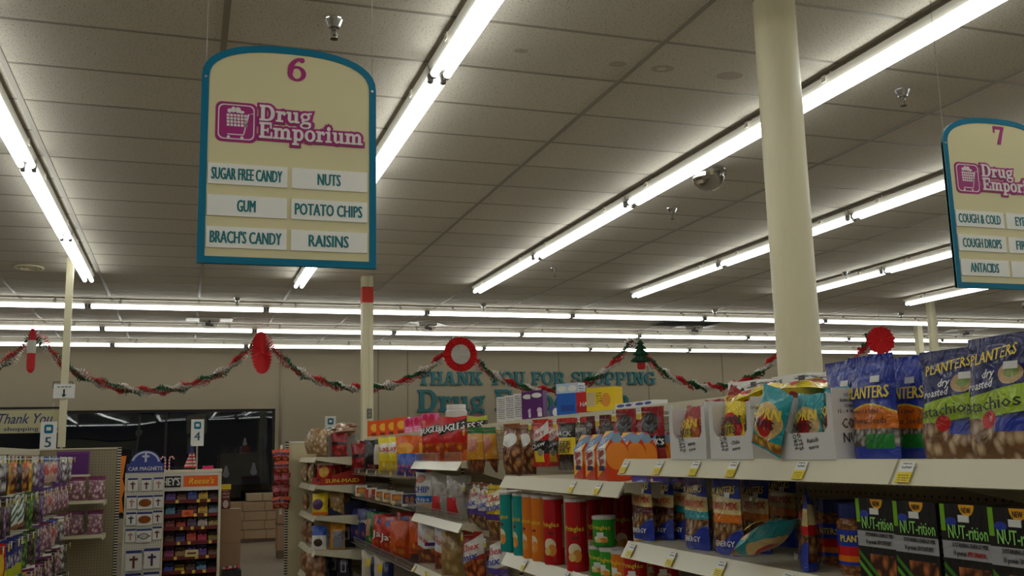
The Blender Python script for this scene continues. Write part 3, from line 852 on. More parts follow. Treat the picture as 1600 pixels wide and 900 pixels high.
# stocking, a honeycomb ornament of radial fins
def fins(prof, n, loc, name, label, cat, mats):
    t = thing(name, label, cat, loc)
    for mi, (seg, nm) in enumerate(mats):
        m = MB()
        P = [p for p in prof if seg[0] - 1e-6 <= p[1] <= seg[1] + 1e-6]
        for k in range(n):
            a = 2 * PI * k / n; a2 = a + PI / n
            for i in range(len(P) - 1):
                (r0, z0), (r1, z1) = P[i], P[i + 1]
                m.face([(0, 0, z0), (r0 * math.cos(a), r0 * math.sin(a), z0), (r1 * math.cos(a), r1 * math.sin(a), z1), (0, 0, z1)])
                m.face([(r0 * math.cos(a), r0 * math.sin(a), z0), (r0 * .82 * math.cos(a2), r0 * .82 * math.sin(a2), z0), (r1 * .82 * math.cos(a2), r1 * .82 * math.sin(a2), z1), (r1 * math.cos(a), r1 * math.sin(a), z1)])
                a3 = a + 2 * PI / n
                m.face([(r0 * .82 * math.cos(a2), r0 * .82 * math.sin(a2), z0), (r0 * math.cos(a3), r0 * math.sin(a3), z0), (r1 * math.cos(a3), r1 * math.sin(a3), z1), (r1 * .82 * math.cos(a2), r1 * .82 * math.sin(a2), z1)])
        m.build(nm, mat_of[nm], t)
    MB().tube([(0, 0, prof[-1][1]), (0, 0, ZC - loc[2] - .004)], .003, 5).build('string', M_wh, t)
    return t
mat_of = {'green_tiers': M_tree, 'red_pot': M_red, 'red_cuff': M_red, 'white_middle': M_wh, 'red_toe': M_redl}
fins([(.06, 0), (.075, .03), (.075, .11), (.05, .12), (.20, .15), (.17, .19), (.07, .26), (.15, .27), (.13, .30), (.05, .37), (.11, .38), (.09, .41), (.035, .46), (.08, .47), (.0, .56)], 16,
     (8.03, YG - .24, 2.98), 'paper_tree', 'dark green tiered paper tree ornament with red pot', 'paper tree', [((0, .12), 'red_pot'), ((.12, .6), 'green_tiers')])
fins([(.02, 0), (.055, .05), (.06, .12), (.06, .3), (.06, .30), (.065, .42), (.06, .5), (.06, .5), (.05, .62), (.02, .68)], 10,
     (-2.27, YG - .2, 2.90), 'paper_stocking', 'narrow red and white paper stocking at the left garland peak', 'paper ornament', [((0, .3), 'red_toe'), ((.3, .5), 'white_middle'), ((.5, .7), 'red_cuff')])
# ------------------------------------------------------------------ packaging
def bag_profile(style, d):
    """half thickness at (u in -1..1, v in 0..1)"""
    def T(u, v):
        e = max(0., 1 - abs(u) ** 2.6) ** .5
        if style == 'pillow':
            p = max(0., math.sin(PI * min(1, max(0, (v - .05) / .90)))) ** .5 if .05 < v < .95 else 0.
            p *= 1.1 - .25 * v
        elif style == 'pouch':
            p = (1 - max(0., (v - .12) / .78)) ** .55 if v < .9 else 0.
            p = p * (.72 + .28 * min(1, v / .12))
        else:   # hang: header strip on top
            p = max(0., math.sin(PI * min(1, max(0, (v - .03) / .80)))) ** .55 if .03 < v < .83 else 0.
            p *= 1.15 - .4 * v
        return d / 2 * e * p + .0006
    return T
def bag_mesh(w, h, d, style, m, seed):
    R = random.Random(seed); T = bag_profile(style, d)
    NU, NV = 10, 13
    ph = [R.uniform(0, 6.28) for _ in range(6)]
    lean = R.uniform(-.03, .03)
    def wob(u, v): return .10 * math.sin(5 * u + ph[0] + 4 * v) + .09 * math.sin(9 * v + ph[1] - 3 * u) + .06 * math.sin(13 * u + 7 * v + ph[2])
    b = MB(); idx = {}
    def P(i, j, s):
        u, v = -1 + 2 * i / NU, j / NV
        t = T(u, v); edge = 1 - .05 * math.sin(PI * v) - (.04 * abs(math.sin(7 * v + ph[3])) if style != 'pouch' else .012 * abs(math.sin(9 * v + ph[3])))
        x = u * w / 2 * edge + lean * w * v
        z = h * v + (.012 * h * math.sin(4 * u + ph[4]) if j in (0, NV) and style == 'pillow' else 0.)
        t2 = t * (1 + wob(u, v)) + .05 * d * math.sin(16 * u + ph[0]) * max(0., abs(v - .5) * 2 - .35) * (1 - abs(u)) * (0 if v in (0, 1) else 1)
        y = s * max(.0004, t2) + .10 * d * math.sin(2.3 * v + ph[5]) * v
        return (x, y, max(0., z))
    for s in (-1, 1):
        for i in range(NU):
            for j in range(NV):
                q = [(i, j), (i + 1, j), (i + 1, j + 1), (i, j + 1)]
                uv = [(a / NU, c / NV) for a, c in q]
                if s > 0: q = q[::-1]; uv = [(1 - x, y) for x, y in uv[::-1]]
                b.face([P(a, c, s) for a, c in q], 0, uv)
    me = b.mesh('bag', m, smooth=True, weld=True)
    return me
KINDS = {}
def kind(key, name, cat, desc, shape, w, h, d, m, letters=(), extra=None):
    KINDS[key] = dict(name=name, cat=cat, desc=desc, shape=shape, w=w, h=h, d=d, m=m, letters=letters, protos={}, extra=extra)
INK = {}
def ink(r, g, b):
    k = (r, g, b)
    if k not in INK: INK[k] = mat('ink_%d_%d_%d' % k, srgb(r, g, b), .4)
    return INK[k]
def sticker(xr, zr, w=.026, h=.013):
    """small white barcode sticker stuck on the face"""
    def f(o, K, surf):
        x, z = xr * K['w'], zr * K['h']
        P = [(x - w / 2, z - h / 2), (x + w / 2, z - h / 2), (x + w / 2, z + h / 2), (x - w / 2, z + h / 2)]
        MB().face([(a, surf(a, c) - .002, c) for a, c in P]).build('price_sticker', M_white_paper, o)
    return f
def carton_mesh(w, h, d, mats):
    """tapered carton: straight lower body, roof folding to a ridge"""
    b = MB(); zs = h * .66; r = .004
    q = [(0, 0), (1, 0), (1, 1), (0, 1)]
    b.face([(-w/2, -d/2, 0), (w/2, -d/2, 0), (w/2, -d/2, zs), (-w/2, -d/2, zs)], 0, [(0, 0), (1, 0), (1, .66), (0, .66)])
    b.face([(-w/2, -d/2, zs), (w/2, -d/2, zs), (w/2, -r, h), (-w/2, -r, h)], 0, [(0, .66), (1, .66), (1, 1), (0, 1)])
    b.face([(w/2, d/2, 0), (-w/2, d/2, 0), (-w/2, d/2, zs), (w/2, d/2, zs)], 0, [(0, 0), (1, 0), (1, .66), (0, .66)])
    b.face([(w/2, d/2, zs), (-w/2, d/2, zs), (-w/2, r, h), (w/2, r, h)], 0, [(0, .66), (1, .66), (1, 1), (0, 1)])
    for s in (-1, 1):
        P = [(s*w/2, -d/2, 0), (s*w/2, d/2, 0), (s*w/2, d/2, zs), (s*w/2, r, h), (s*w/2, -r, h), (s*w/2, -d/2, zs)]
        U = [(0, 0), (1, 0), (1, .66), (.55, 1), (.45, 1), (0, .66)]
        b.face(P if s > 0 else P[::-1], 1, U if s > 0 else U[::-1])
    b.face([(-w/2, -r, h), (w/2, -r, h), (w/2, r, h), (-w/2, r, h)], 0)
    b.face([(-w/2, d/2, 0), (w/2, d/2, 0), (w/2, -d/2, 0), (-w/2, -d/2, 0)], 0)
    return b.mesh('carton', mats)
def proto_of(key, variant):
    K = KINDS[key]
    if variant in K['protos']: return K['protos'][variant], False
    w, h, d, sh = K['w'], K['h'], K['d'], K['shape']
    surf = None; front = -d / 2 - .0012
    if sh in ('pillow', 'pouch', 'hang'):
        me = bag_mesh(w, h, d, sh, K['m'], hash(key) % 97 + variant * 13 if False else sum(map(ord, key)) + variant * 13)
        T = bag_profile(sh, d)
        surf = lambda x, z: -T(max(-1, min(1, 2 * x / w)), max(0, min(1, z / h))) * 1.22 - .0035
    elif sh == 'can':
        r = w / 2
        prof = [(0, 0), (r * .97, 0), (r, .004), (r, h - .012)]
        b = MB().lathe(prof, 20, 0, uv=True)
        b.lathe([(r, h - .012), (r * 1.04, h - .012), (r * 1.04, h - .002), (r * .95, h), (0, h - .003)], 20, 1)
        me = b.mesh(K['name'], K['m'], smooth=False)
        surf = lambda x, z: -math.sqrt(max(1e-9, r * r - min(abs(x), r * .98) ** 2)) - .0015
    elif sh == 'jar':
        r = w / 2
        b = MB().lathe([(0, 0), (r * .9, 0), (r, .012), (r, h * .72), (r * .86, h * .80), (r * .84, h * .82)], 20, 0, uv=True)
        b.lathe([(r * .88, h * .80), (r * .9, h * .82), (r * .9, h * .99), (r * .85, h), (0, h)], 20, 1)
        me = b.mesh(K['name'], K['m'], smooth=False)
        surf = lambda x, z: -math.sqrt(max(1e-9, r * r - min(abs(x), r * .98) ** 2)) - .0015
    elif sh == 'box':
        mm = K['m'] if isinstance(K['m'], (list, tuple)) else [K['m']]
        me = MB().box(-w / 2, w / 2, -d / 2, d / 2, 0, h, 0, {'-x': len(mm) - 1, '+x': len(mm) - 1, '+z': len(mm) - 1, '-z': len(mm) - 1}).mesh(K['name'], mm)
        surf = lambda x, z: front
    elif sh == 'carton':
        me = carton_mesh(w, h, d, K['m'])
        zs = h * .66
        surf = lambda x, z: front if z < zs else front + (d / 2) * (z - zs) / (h - zs) - .0005
    o = thing(K['name'], '', K['cat'], me=me)
    for L in K['letters']:
        txt, size, im, xr, zr, fit = L[:6]
        opt = L[6] if len(L) > 6 else {}
        lettering(opt.pop('nm', 'print') if False else 'print', txt, size, im, o, (xr * w, 0, zr * h), fit=fit * w if fit else None, surf=surf,
                  bold=opt.get('bold', .02), shear=opt.get('shear', 0.), rotdeg=opt.get('rot', 0.), res=1)
    if K['extra']: K['extra'](o, K, surf)
    K['protos'][variant] = o
    return o, True
PLACED = []
def put(key, x, y, z, rz=-PI / 2, variant=0, scale=1., tilt=0., roll=0., label=None, group=None, sx=1.):
    p, fresh = proto_of(key, variant)
    rot = (tilt, roll, rz)
    o = p if fresh else dup(p, (0, 0, 0))
    o.location = (x, y, z); o.rotation_euler = rot; o.scale = (scale * sx, scale * sx, scale)
    o['label'] = label or KINDS[key]['desc']
    if group: o['group'] = group
    return o

# print colours
BLU, NAVY, YEL, LIME, ORG, RED, WHT, CRM, BRN, BLK, GRN, TEA, GRY, PUR, PNK, TAN = (srgb(*c) for c in (
    (36, 60, 170), (30, 38, 104), (240, 206, 40), (168, 200, 24), (228, 120, 24), (206, 28, 30), (236, 236, 230), (226, 204, 140), (120, 72, 40), (22, 20, 22),
    (30, 130, 50), (24, 156, 168), (150, 150, 150), (84, 32, 112), (226, 80, 150), (206, 170, 120)))
IY, IW, IK, IR, IG, IB = ink(244, 214, 60), ink(240, 240, 236), ink(24, 24, 40), ink(196, 24, 28), ink(150, 220, 110), ink(40, 60, 160)
NUTL, NUTD = srgb(226, 198, 160), srgb(120, 84, 52)
kind('pistachio', 'pistachio_bag', 'nut bag', 'navy and lime pistachio bag', 'pouch', .145, .215, .062,
     pmat('pistachio_print', NAVY, [('band', .33, .55, LIME, .10), ('vor', 0., .33, NUTL, NUTD, 9.), ('rect', .62, 1., .22, .33, BLU), ('ell', .5, .32, .14, .075, RED), ('ell', .78, .68, .17, .085, TAN), ('ell', .80, .69, .10, .045, srgb(150, 176, 90))]),
     [('PLANTERS', .030, IY, .06, .84, .72, dict(rot=8)), ('dry', .022, IW, .02, .69, .2, dict(shear=.3, rot=6)), ('roasted', .022, IW, -.1, .60, .42, dict(shear=.3, rot=6)), ('Pistachios', .032, IK, .0, .44, .92, dict(rot=6))], extra=sticker(.36, .74))
kind('sunflower', 'sunflower_seed_bag', 'seed bag', 'blue and orange sunflower seed bag', 'pouch', .135, .212, .05,
     pmat('sunflower_print', BLU, [('band', .28, .53, ORG, 0., -.35), ('band', .515, .535, IY and srgb(240, 206, 40), 0., -.35), ('vor', .12, .29, srgb(190, 186, 176), srgb(70, 64, 60), 12.), ('rect', .45, .95, .10, .24, GRN), ('band', .86, .885, srgb(60, 90, 200))]),
     [('PLANTERS', .036, IY, .0, .64, .88, dict(bold=.03)), ('Roasted & Salted', .012, IK, 0, .46, .55), ('Sunflower Seeds', .02, IK, 0, .37, .82)], extra=sticker(.2, .76))
for k, c in (('maroon', srgb(96, 26, 34)), ('teal', TEA), ('orange', ORG), ('red', RED)):
    kind('trail_' + k, 'trail_mix_bag', 'nut bag', 'blue trail mix bag with %s stripe' % k, 'pouch', .135, .195, .05,
         pmat('trail_print_' + k, BLU, [('band', .42, .74, CRM, -.06), ('band', .40, .52, c, -.02), ('vor', .1, .41, srgb(206, 160, 100), srgb(96, 56, 32), 9.), ('diag', -.02, .36, BLU)]),
         [('PLANTERS', .030, IY, 0, .81, .78, dict(rot=5, bold=.03)), ('TRAIL MIX', .026, IR, .06, .625, .8, dict(bold=.03)), ('ENERGY', .020, IW, .16, .15, .5, dict(bold=.025))], extra=sticker(.2, .76 if k != 'teal' else .84, .022, .015))
kind('energymix', 'energy_mix_box', 'nut box', 'black energy mix pack with green lettering', 'box', .115, .168, .05,
     [pmat('energy_print', BLK, [('vor', .0, .36, srgb(206, 120, 60), srgb(60, 26, 14), 7., .3, .95), ('diag', .40, -.55, srgb(60, 130, 30)), ('diag', .34, -.55, BLK), ('diag', .28, -.55, srgb(90, 170, 40)), ('diag', .22, -.55, BLK), ('band', .44, .62, srgb(166, 166, 168)), ('rect', .0, .1, .72, 1., srgb(120, 180, 30)), ('ell', .56, 1., .16, .12, srgb(246, 176, 40)), ('ell', .22, .82, .12, .045, BLU)], rough=.35, wr=.12),
      pmat('energy_side', BLK, [('lines', .1, .9, .1, .8, srgb(90, 90, 90), 16)], rough=.35, wr=.1)],
     [('NUT-rition', .034, IG, .06, .72, .8, dict(bold=.02)), ('NEW', .014, IK, .06, .945, .18), ('SUSTAINING ENERGY MIX', .011, IK, .08, .585, .72), ('10 protein', .013, IK, -.14, .50, .26), ('CHOCOLATE NUT', .012, IK, .2, .50, .36)],
     extra=lambda o, K, s: MB().box(-.013, .013, -.0268, -.0256, .138, .150).build('price_sticker', M_white_paper, o))
kind('energyapple', 'energy_mix_box', 'nut box', 'black energy mix pack with red flavour line', 'box', .115, .168, .05, KINDS['energymix']['m'],
     [('NUT-rition', .034, IG, .06, .72, .8, dict(bold=.02)), ('NEW', .014, IK, .06, .945, .18), ('SUSTAINING ENERGY MIX', .011, IK, .08, .585, .72), ('10 protein', .013, IK, -.14, .50, .26), ('APPLE CINNAMON', .012, IR, .2, .50, .36)],
     extra=KINDS['energymix']['extra'])
kind('peanutjar', 'peanut_jar', 'jar', 'blue-lidded peanut jar', 'jar', .098, .15, .098,
     [pmat('peanut_jar_print', BRN, [('vor', 0., 1., srgb(176, 120, 66), srgb(110, 66, 34), 22.), ('band', .18, .78, BLU), ('rect', .55, .95, .24, .50, RED), ('rect', .55, .95, .24, .34, ORG)], wr=0), mat('blue_lid', srgb(30, 44, 120), .35)],
     [('PLANTERS', .02, IY, 0, .52, .7, dict(bold=.03))])
# corn snacks: three flavours of bag and the white display carton
for k, c, c2, tx in (('red', srgb(160, 26, 22), srgb(214, 120, 50), IY), ('yellow', srgb(244, 214, 30), RED, IK), ('teal', TEA, srgb(220, 186, 120), IK)):
    kind('corn_' + k, 'corn_snack_bag', 'snack bag', '%s corn snack bag' % k, 'pillow', .125, .175, .05,
         pmat('corn_print_' + k, c, [('ell', .5, .48, .46, .30, c2), ('ell', .5, .42, .25, .2, RED if k == 'teal' else srgb(246, 214, 60)), ('vor', .04, .2, srgb(240, 200, 80), srgb(150, 90, 20), 8.)]),
         [('CORN', .044, IY if k != 'yellow' else IK, 0, .62, .85, dict(bold=.04, rot=6)), ('NUTS', .034, IK, .04, .44, .6, dict(bold=.04, rot=6))])
# meat-stick cartons
kind('stickcarton', 'meat_stick_carton', 'carton', 'yellow and orange tapered snack carton', 'carton', .085, .155, .075,
     [pmat('stick_front', srgb(240, 180, 50), [('diag', .05, .25, srgb(200, 60, 20)), ('ell', .5, .5, .5, .28, WHT), ('band', .72, .95, srgb(90, 130, 180), .2), ('rect', .2, .8, .2, .3, NAVY)], rough=.35, wr=.1),
      pmat('stick_side', srgb(214, 66, 20), [('ell', .5, .5, .5, .28, srgb(240, 140, 40)), ('ell', .5, .86, .25, .1, srgb(140, 170, 200))], rough=.35, wr=.1)],
     [('Slim', .036, IR, -.05, .56, .7, dict(bold=.04, rot=14)), ('Jim', .036, IR, .03, .40, .5, dict(bold=.04, rot=14)), ('15', .026, IW, -.15, .80, .35, dict(bold=.03))])
for k, base, ops, let in (
    ('redwhite', RED, [('band', .55, .82, WHT, .3), ('band', .28, .55, BLK), ('rect', .2, .8, .1, .34, YEL), ('ell', .6, .3, .16, .08, GRY)], [('JERKY', .03, IR, 0, .67, .7, dict(rot=14)), ('Chew', .03, IW, 0, .45, .8, dict(rot=14))]),
    ('yellow', srgb(40, 20, 20), [('band', .3, .62, YEL), ('band', .62, .9, srgb(40, 34, 34)), ('band', .9, 1., RED), ('rect', 0., .1, .3, .95, RED)], [('BEEF', .034, IK, 0, .50, .7, dict(bold=.04)), ('JERKY', .034, IK, 0, .38, .8, dict(bold=.04)), ('JACK', .026, IW, 0, .70, .8)]),
    ('dark', srgb(92, 14, 20), [('band', .3, .55, srgb(40, 16, 16)), ('ell', .5, .7, .3, .14, srgb(60, 56, 56))], [('BEEF', .026, IW, 0, .44, .7)]),
    ('silver', srgb(70, 66, 66), [('band', .55, .8, srgb(190, 186, 182)), ('band', .9, 1., RED)], [('JERKY', .03, IK, 0, .66, .8)]),
    ('crimson', srgb(150, 24, 32), [('band', .32, .52, BLK), ('ell', .5, .72, .34, .18, srgb(36, 30, 30))], [("MOHAWK'S", .03, IW, 0, .42, .95, dict(bold=.04))])):
    kind('jerky_' + k, 'jerky_pouch', 'jerky pouch', {'redwhite': 'red and white jerky pouch', 'yellow': 'black and yellow jerky pouch', 'dark': 'dark maroon jerky pouch', 'silver': 'silver-grey jerky pouch', 'crimson': 'crimson jerky pouch with black band'}[k],
         'hang', .125, .205, .032, pmat('jerky_print_' + k, base, ops), let)
# chip and snack bags
def chip(key, desc, w, h, d, base, ops, let, style='pillow', cat='snack bag', name='snack_bag', **kw):
    kind(key, name, cat, desc, style, w, h, d, pmat(key + '_print', base, ops, **kw), let)
chip('cornhorn', 'red and orange horn snack bag', .19, .26, .09, RED, [('vor', .05, .42, srgb(240, 140, 40), srgb(170, 50, 16), 6.), ('band', .66, .86, srgb(40, 24, 30), .18), ('diag', .02, .2, srgb(226, 96, 20))], [('BUGLES', .058, IW, 0, .76, .86, dict(bold=.04, rot=9))])
chip('horncheese', 'orange horn snack bag with dark band', .19, .26, .09, ORG, [('vor', .05, .42, srgb(246, 170, 60), srgb(190, 70, 16), 6.), ('band', .66, .86, srgb(46, 34, 40), .18), ('band', .9, 1., srgb(190, 200, 60))], [('BUGLES', .058, IW, 0, .76, .86, dict(bold=.04, rot=9))])
chip('cracknel', 'brown clear cracknel bag', .15, .245, .07, srgb(150, 84, 44), [('vor', 0., .9, srgb(214, 150, 90), srgb(96, 46, 22), 7.), ('ell', .5, .68, .42, .14, WHT)], [], 'hang')
chip('cheesestick', 'golden clear stick-snack bag with green header', .14, .25, .07, srgb(216, 150, 40), [('band', .86, 1., srgb(40, 130, 60)), ('ell', .5, .62, .34, .16, srgb(200, 120, 90)), ('vor', 0., .3, srgb(170, 96, 50), srgb(96, 46, 22), 8.)], [], 'hang')
chip('mix_white', 'white party mix bag with blue lettering', .15, .245, .07, srgb(150, 90, 60), [('band', .38, .92, srgb(230, 226, 220), .2), ('vor', 0., .4, srgb(190, 140, 90), srgb(80, 46, 30), 7.), ('band', .30, .42, srgb(80, 60, 140))], [('Chex', .05, IR, -.06, .74, .8, dict(bold=.04, rot=10)), ('mix', .055, IB, 0, .55, .66, dict(bold=.04, rot=10))], 'hang')
chip('mix_yellow', 'yellow party mix bag with blue lettering', .15, .245, .07, srgb(226, 190, 40), [('vor', 0., .32, srgb(200, 150, 70), srgb(110, 66, 30), 7.), ('band', .33, .45, srgb(80, 50, 140)), ('band', .55, .9, srgb(236, 226, 190), .2)], [('Chex', .05, IR, -.06, .76, .8, dict(bold=.04, rot=10)), ('mix', .055, IB, 0, .59, .66, dict(bold=.04, rot=10))], 'hang')
chip('mix_red', 'red party mix bag with white patch', .16, .25, .075, srgb(180, 40, 26), [('vor', 0., .45, srgb(220, 120, 50), srgb(120, 40, 16), 7.), ('band', .42, .84, srgb(226, 220, 214), .3)], [('Chex', .05, IR, -.06, .68, .8, dict(bold=.04, rot=14)), ('mix', .055, IB, .02, .50, .66, dict(bold=.04, rot=14))], 'hang')
chip('potato_white', 'white chip bag with blue panel', .19, .26, .09, srgb(224, 222, 216), [('rect', .1, .9, .26, .42, srgb(30, 110, 200)), ('ell', .3, .84, .24, .1, srgb(170, 80, 50)), ('vor', .02, .24, srgb(214, 180, 120), srgb(190, 180, 170), 5.)], [('CHIP', .06, IB, -.05, .58, .7, dict(bold=.04)), ('chips', .04, IW, 0, .34, .6)])
chip('silver_red', 'silver snack bag with red panel', .18, .25, .09, srgb(176, 170, 164), [('rect', .05, .55, .12, .5, srgb(210, 40, 50)), ('vor', .5, .8, srgb(120, 90, 70), srgb(176, 170, 164), 5.)], [])
chip('clear_tan', 'clear bag of tan pretzels', .17, .25, .09, srgb(190, 156, 100), [('vor', 0., 1., srgb(206, 172, 110), srgb(150, 116, 66), 5.)], [])
chip('party_mix', 'white and blue party mix bag', .19, .27, .10, srgb(190, 70, 40), [('band', .35, .95, srgb(226, 226, 230), -.2), ('rect', .5, 1., .42, .5, srgb(50, 40, 130)), ('rect', .45, .9, .55, .8, srgb(220, 200, 170)), ('vor', .0, .35, srgb(200, 120, 60), srgb(120, 40, 20), 6.)], [('Chex mix', .05, IR, -.1, .6, .7, dict(rot=-30))])
chip('red_chip', 'plain red chip bag', .19, .27, .10, srgb(206, 40, 24), [('vor', .05, .3, srgb(226, 110, 40), srgb(206, 40, 24), 5.), ('ell', .6, .82, .3, .09, srgb(60, 90, 170))], [('Jay', .075, IW, .05, .45, .7, dict(bold=.03))])
chip('orange_chip', 'orange chip bag', .19, .26, .09, srgb(226, 90, 24), [('vor', .05, .32, srgb(246, 150, 50), srgb(206, 70, 16), 5.)], [])
chip('cheese_puff', 'orange cheese puff bag', .19, .28, .09, srgb(234, 104, 20), [('ell', .45, .66, .4, .15, srgb(246, 170, 40)), ('ell', .5, .3, .2, .12, srgb(180, 120, 70)), ('diag', -.1, .3, srgb(206, 60, 20))], [])
chip('yellow_chip', 'yellow potato chip bag', .16, .28, .09, srgb(246, 224, 50), [('ell', .45, .70, .42, .14, srgb(244, 240, 226)), ('vor', .04, .36, srgb(250, 236, 130), srgb(230, 190, 30), 5.)], [('Lays', .055, IR, 0, .70, .66, dict(bold=.03, rot=10))])
chip('black_chip', 'black kettle chip bag with white side', .17, .27, .09, srgb(26, 22, 26), [('rect', .7, 1., .0, .85, srgb(206, 196, 176)), ('vor', .05, .24, srgb(150, 60, 50), srgb(40, 24, 24), 5.)], [])
chip('red_twist', 'clear bag of red licorice twists', .18, .25, .09, srgb(150, 20, 30), [('vor', 0., .5, srgb(214, 40, 44), srgb(120, 14, 22), 6.), ('band', .5, .62, srgb(40, 12, 18))], [])
chip('blue_orange', 'small blue and orange snack bag', .13, .15, .06, srgb(44, 80, 180), [('vor', .0, .5, srgb(226, 100, 50), srgb(60, 70, 160), 5.)], [])
chip('blue_chip', 'dark blue tortilla chip bag', .19, .27, .09, srgb(40, 48, 130), [('vor', .04, .35, srgb(196, 110, 60), srgb(40, 48, 130), 5.), ('ell', .5, .66, .4, .12, srgb(20, 24, 80))], [('chips', .05, IW, 0, .66, .7, dict(bold=.03))])
chip('green_chip', 'green snack bag with tan side', .17, .26, .08, srgb(20, 110, 56), [('rect', 0., .35, .1, .8, srgb(196, 140, 90)), ('vor', .04, .3, srgb(206, 190, 120), srgb(20, 110, 56), 6.)], [])
chip('cream_bag', 'cream and navy snack bag', .19, .26, .09, srgb(206, 196, 176), [('rect', .55, 1., .1, .8, srgb(40, 50, 110)), ('rect', .3, .55, .5, .75, YEL)], [])
chip('peanut_clear', 'clear bag of shelled peanuts', .17, .24, .10, srgb(206, 176, 136), [('vor', 0., 1., srgb(222, 196, 156), srgb(150, 116, 80), 6.)], [])
chip('peanut_log', 'clear bag of long tan cookies', .17, .22, .08, srgb(190, 140, 104), [('vor', 0., 1., srgb(214, 166, 124), srgb(130, 84, 58), 4.)], [])
chip('raisin_red', 'red raisin pouch', .15, .16, .08, srgb(190, 22, 34), [('ell', .5, .5, .32, .3, srgb(226, 176, 60)), ('band', .86, 1., srgb(236, 220, 210)), ('band', 0., .16, srgb(120, 20, 60))], [])
chip('yellow_prune', 'yellow and purple dried fruit pouch', .15, .19, .07, srgb(236, 206, 40), [('ell', .4, .5, .35, .25, srgb(80, 40, 90)), ('band', 0., .14, ORG)], [])
chip('orange_blister', 'orange and grey boxed snack pouch', .14, .21, .06, srgb(220, 150, 40), [('rect', .25, .95, .05, .72, srgb(130, 136, 150)), ('vor', .3, .6, srgb(90, 90, 130), srgb(150, 150, 160), 7., .3, .9)], [])
chip('navy_pouch', 'navy pouch with white figure label', .14, .22, .07, srgb(26, 26, 50), [('rect', .3, .7, .3, .8, srgb(150, 150, 160)), ('ell', .5, .5, .12, .16, srgb(40, 40, 60))], [])
chip('blue_white_pouch', 'blue and white nut pouch', .14, .21, .07, srgb(226, 224, 220), [('band', .6, 1., srgb(50, 90, 190)), ('ell', .5, .3, .3, .16, srgb(60, 40, 30))], [])
# chip cans
for k, c, ops in (('teal', srgb(0, 150, 146), []), ('orange', srgb(226, 122, 24), []), ('red', srgb(190, 16, 26), []), ('green', srgb(44, 150, 40), [])):
    base = [('ell', .75, .30, .10, .10, srgb(240, 226, 190)), ('ell', .79, .22, .07, .09, srgb(236, 150, 60)), ('ell', .71, .2, .06, .06, srgb(230, 200, 120)),
            ('rect', .72, .82, .46, .50, srgb(120, 30, 30)), ('rect', .98, 1., .25, .92, srgb(216, 208, 176)), ('rect', .0, .1, .25, .92, srgb(216, 208, 176)), ('lines', .0, .1, .28, .9, srgb(120, 110, 90), 26)]
    kind('can_' + k, 'chip_can', 'chip can', 'tall %s chip can' % k, 'can', .078, .248, .078,
         [pmat('can_print_' + k, c, base, rough=.3, wr=0), mat('can_lid', srgb(206, 200, 196), .3)], [('Pringles', .026, IY, 0, .585, .84, dict(bold=.03, rot=0))])
    kind('minican_' + k, 'mini_chip_can', 'chip can', 'short %s chip can' % k, 'can', .078, .098, .078,
         [pmat('minican_print_' + k, c, base[:3] + base[4:], rough=.3, wr=0), mat('can_lid', srgb(206, 200, 196), .3)], [('Pringles', .02, IY, 0, .62, .8, dict(bold=.03))],
         extra=lambda o, K, s: MB().box(-.012, .012, -.0405, -.0385, .03, .045).build('price_sticker', M_white_paper, o))
# boxes on the crown shelf
def boxk(key, desc, w, h, d, front, side, let, cat='box', name='product_box'):
    kind(key, name, cat, desc, 'box', w, h, d, [front, side], let)
P_fine = lambda nm, c, ink_: pmat(nm, c, [('lines', .1, .9, .08, .92, ink_, 12)], rough=.4, wr=0)
boxk('dietbox_w', 'white diet shake box with fine print', .075, .155, .07, P_fine('diet_back', srgb(226, 224, 222), srgb(120, 120, 130)), pmat('diet_side', PUR, rough=.4, wr=0), [])
boxk('dietbox_p', 'purple boxed drink mix', .075, .155, .07, pmat('diet_front', srgb(92, 26, 110), [('ell', .5, .82, .4, .09, WHT), ('ell', .7, .28, .2, .1, srgb(226, 200, 230)), ('rect', .55, .9, .05, .2, WHT)], rough=.4, wr=0), pmat('diet_side', PUR, rough=.4, wr=0), [])
boxk('bluebox', 'bright blue box with two white ovals', .145, .16, .06, pmat('blue_front', srgb(24, 100, 200), [('band', .68, 1., srgb(190, 214, 236)), ('ell', .26, .83, .2, .10, WHT), ('ell', .74, .83, .2, .10, WHT), ('rect', .2, .8, .1, .3, srgb(30, 70, 160))], rough=.4, wr=0), P_fine('blue_side', srgb(220, 226, 232), srgb(90, 110, 150)), [])
boxk('bluelow', 'low blue box with white oval', .15, .055, .06, pmat('bluelow_front', srgb(40, 60, 150), [('ell', .6, .4, .3, .4, WHT)], rough=.4, wr=0), P_fine('blue_side', srgb(220, 226, 232), srgb(90, 110, 150)), [])
boxk('redbox', 'red cough-drop box with white lettering', .13, .10, .06, pmat('red_front', srgb(206, 36, 34), [('band', .0, .35, srgb(180, 24, 24))], rough=.4, wr=0), pmat('red_side', srgb(190, 30, 30), rough=.4, wr=0), [('HALLS', .032, IW, .05, .4, .7, dict(bold=.03))])
boxk('yellowbox', 'yellow box with printed barcode', .17, .11, .06, pmat('yellow_front', srgb(244, 210, 30), [('rect', .02, .3, .2, .8, srgb(206, 190, 150)), ('ell', .68, .45, .16, .3, srgb(230, 150, 60)), ('lines', .34, .55, .3, .8, srgb(120, 100, 20), 9)], rough=.4, wr=0), pmat('yellow_side', srgb(236, 196, 30), rough=.4, wr=0), [])
boxk('floss', 'flat white box with blue script', .19, .022, .07, pmat('floss_front', srgb(226, 228, 234), [('ell', .3, .5, .22, .3, srgb(40, 60, 150)), ('ell', .75, .5, .18, .3, srgb(40, 60, 150))], rough=.4, wr=0), pmat('floss_side', srgb(226, 226, 226), rough=.4, wr=0), [])
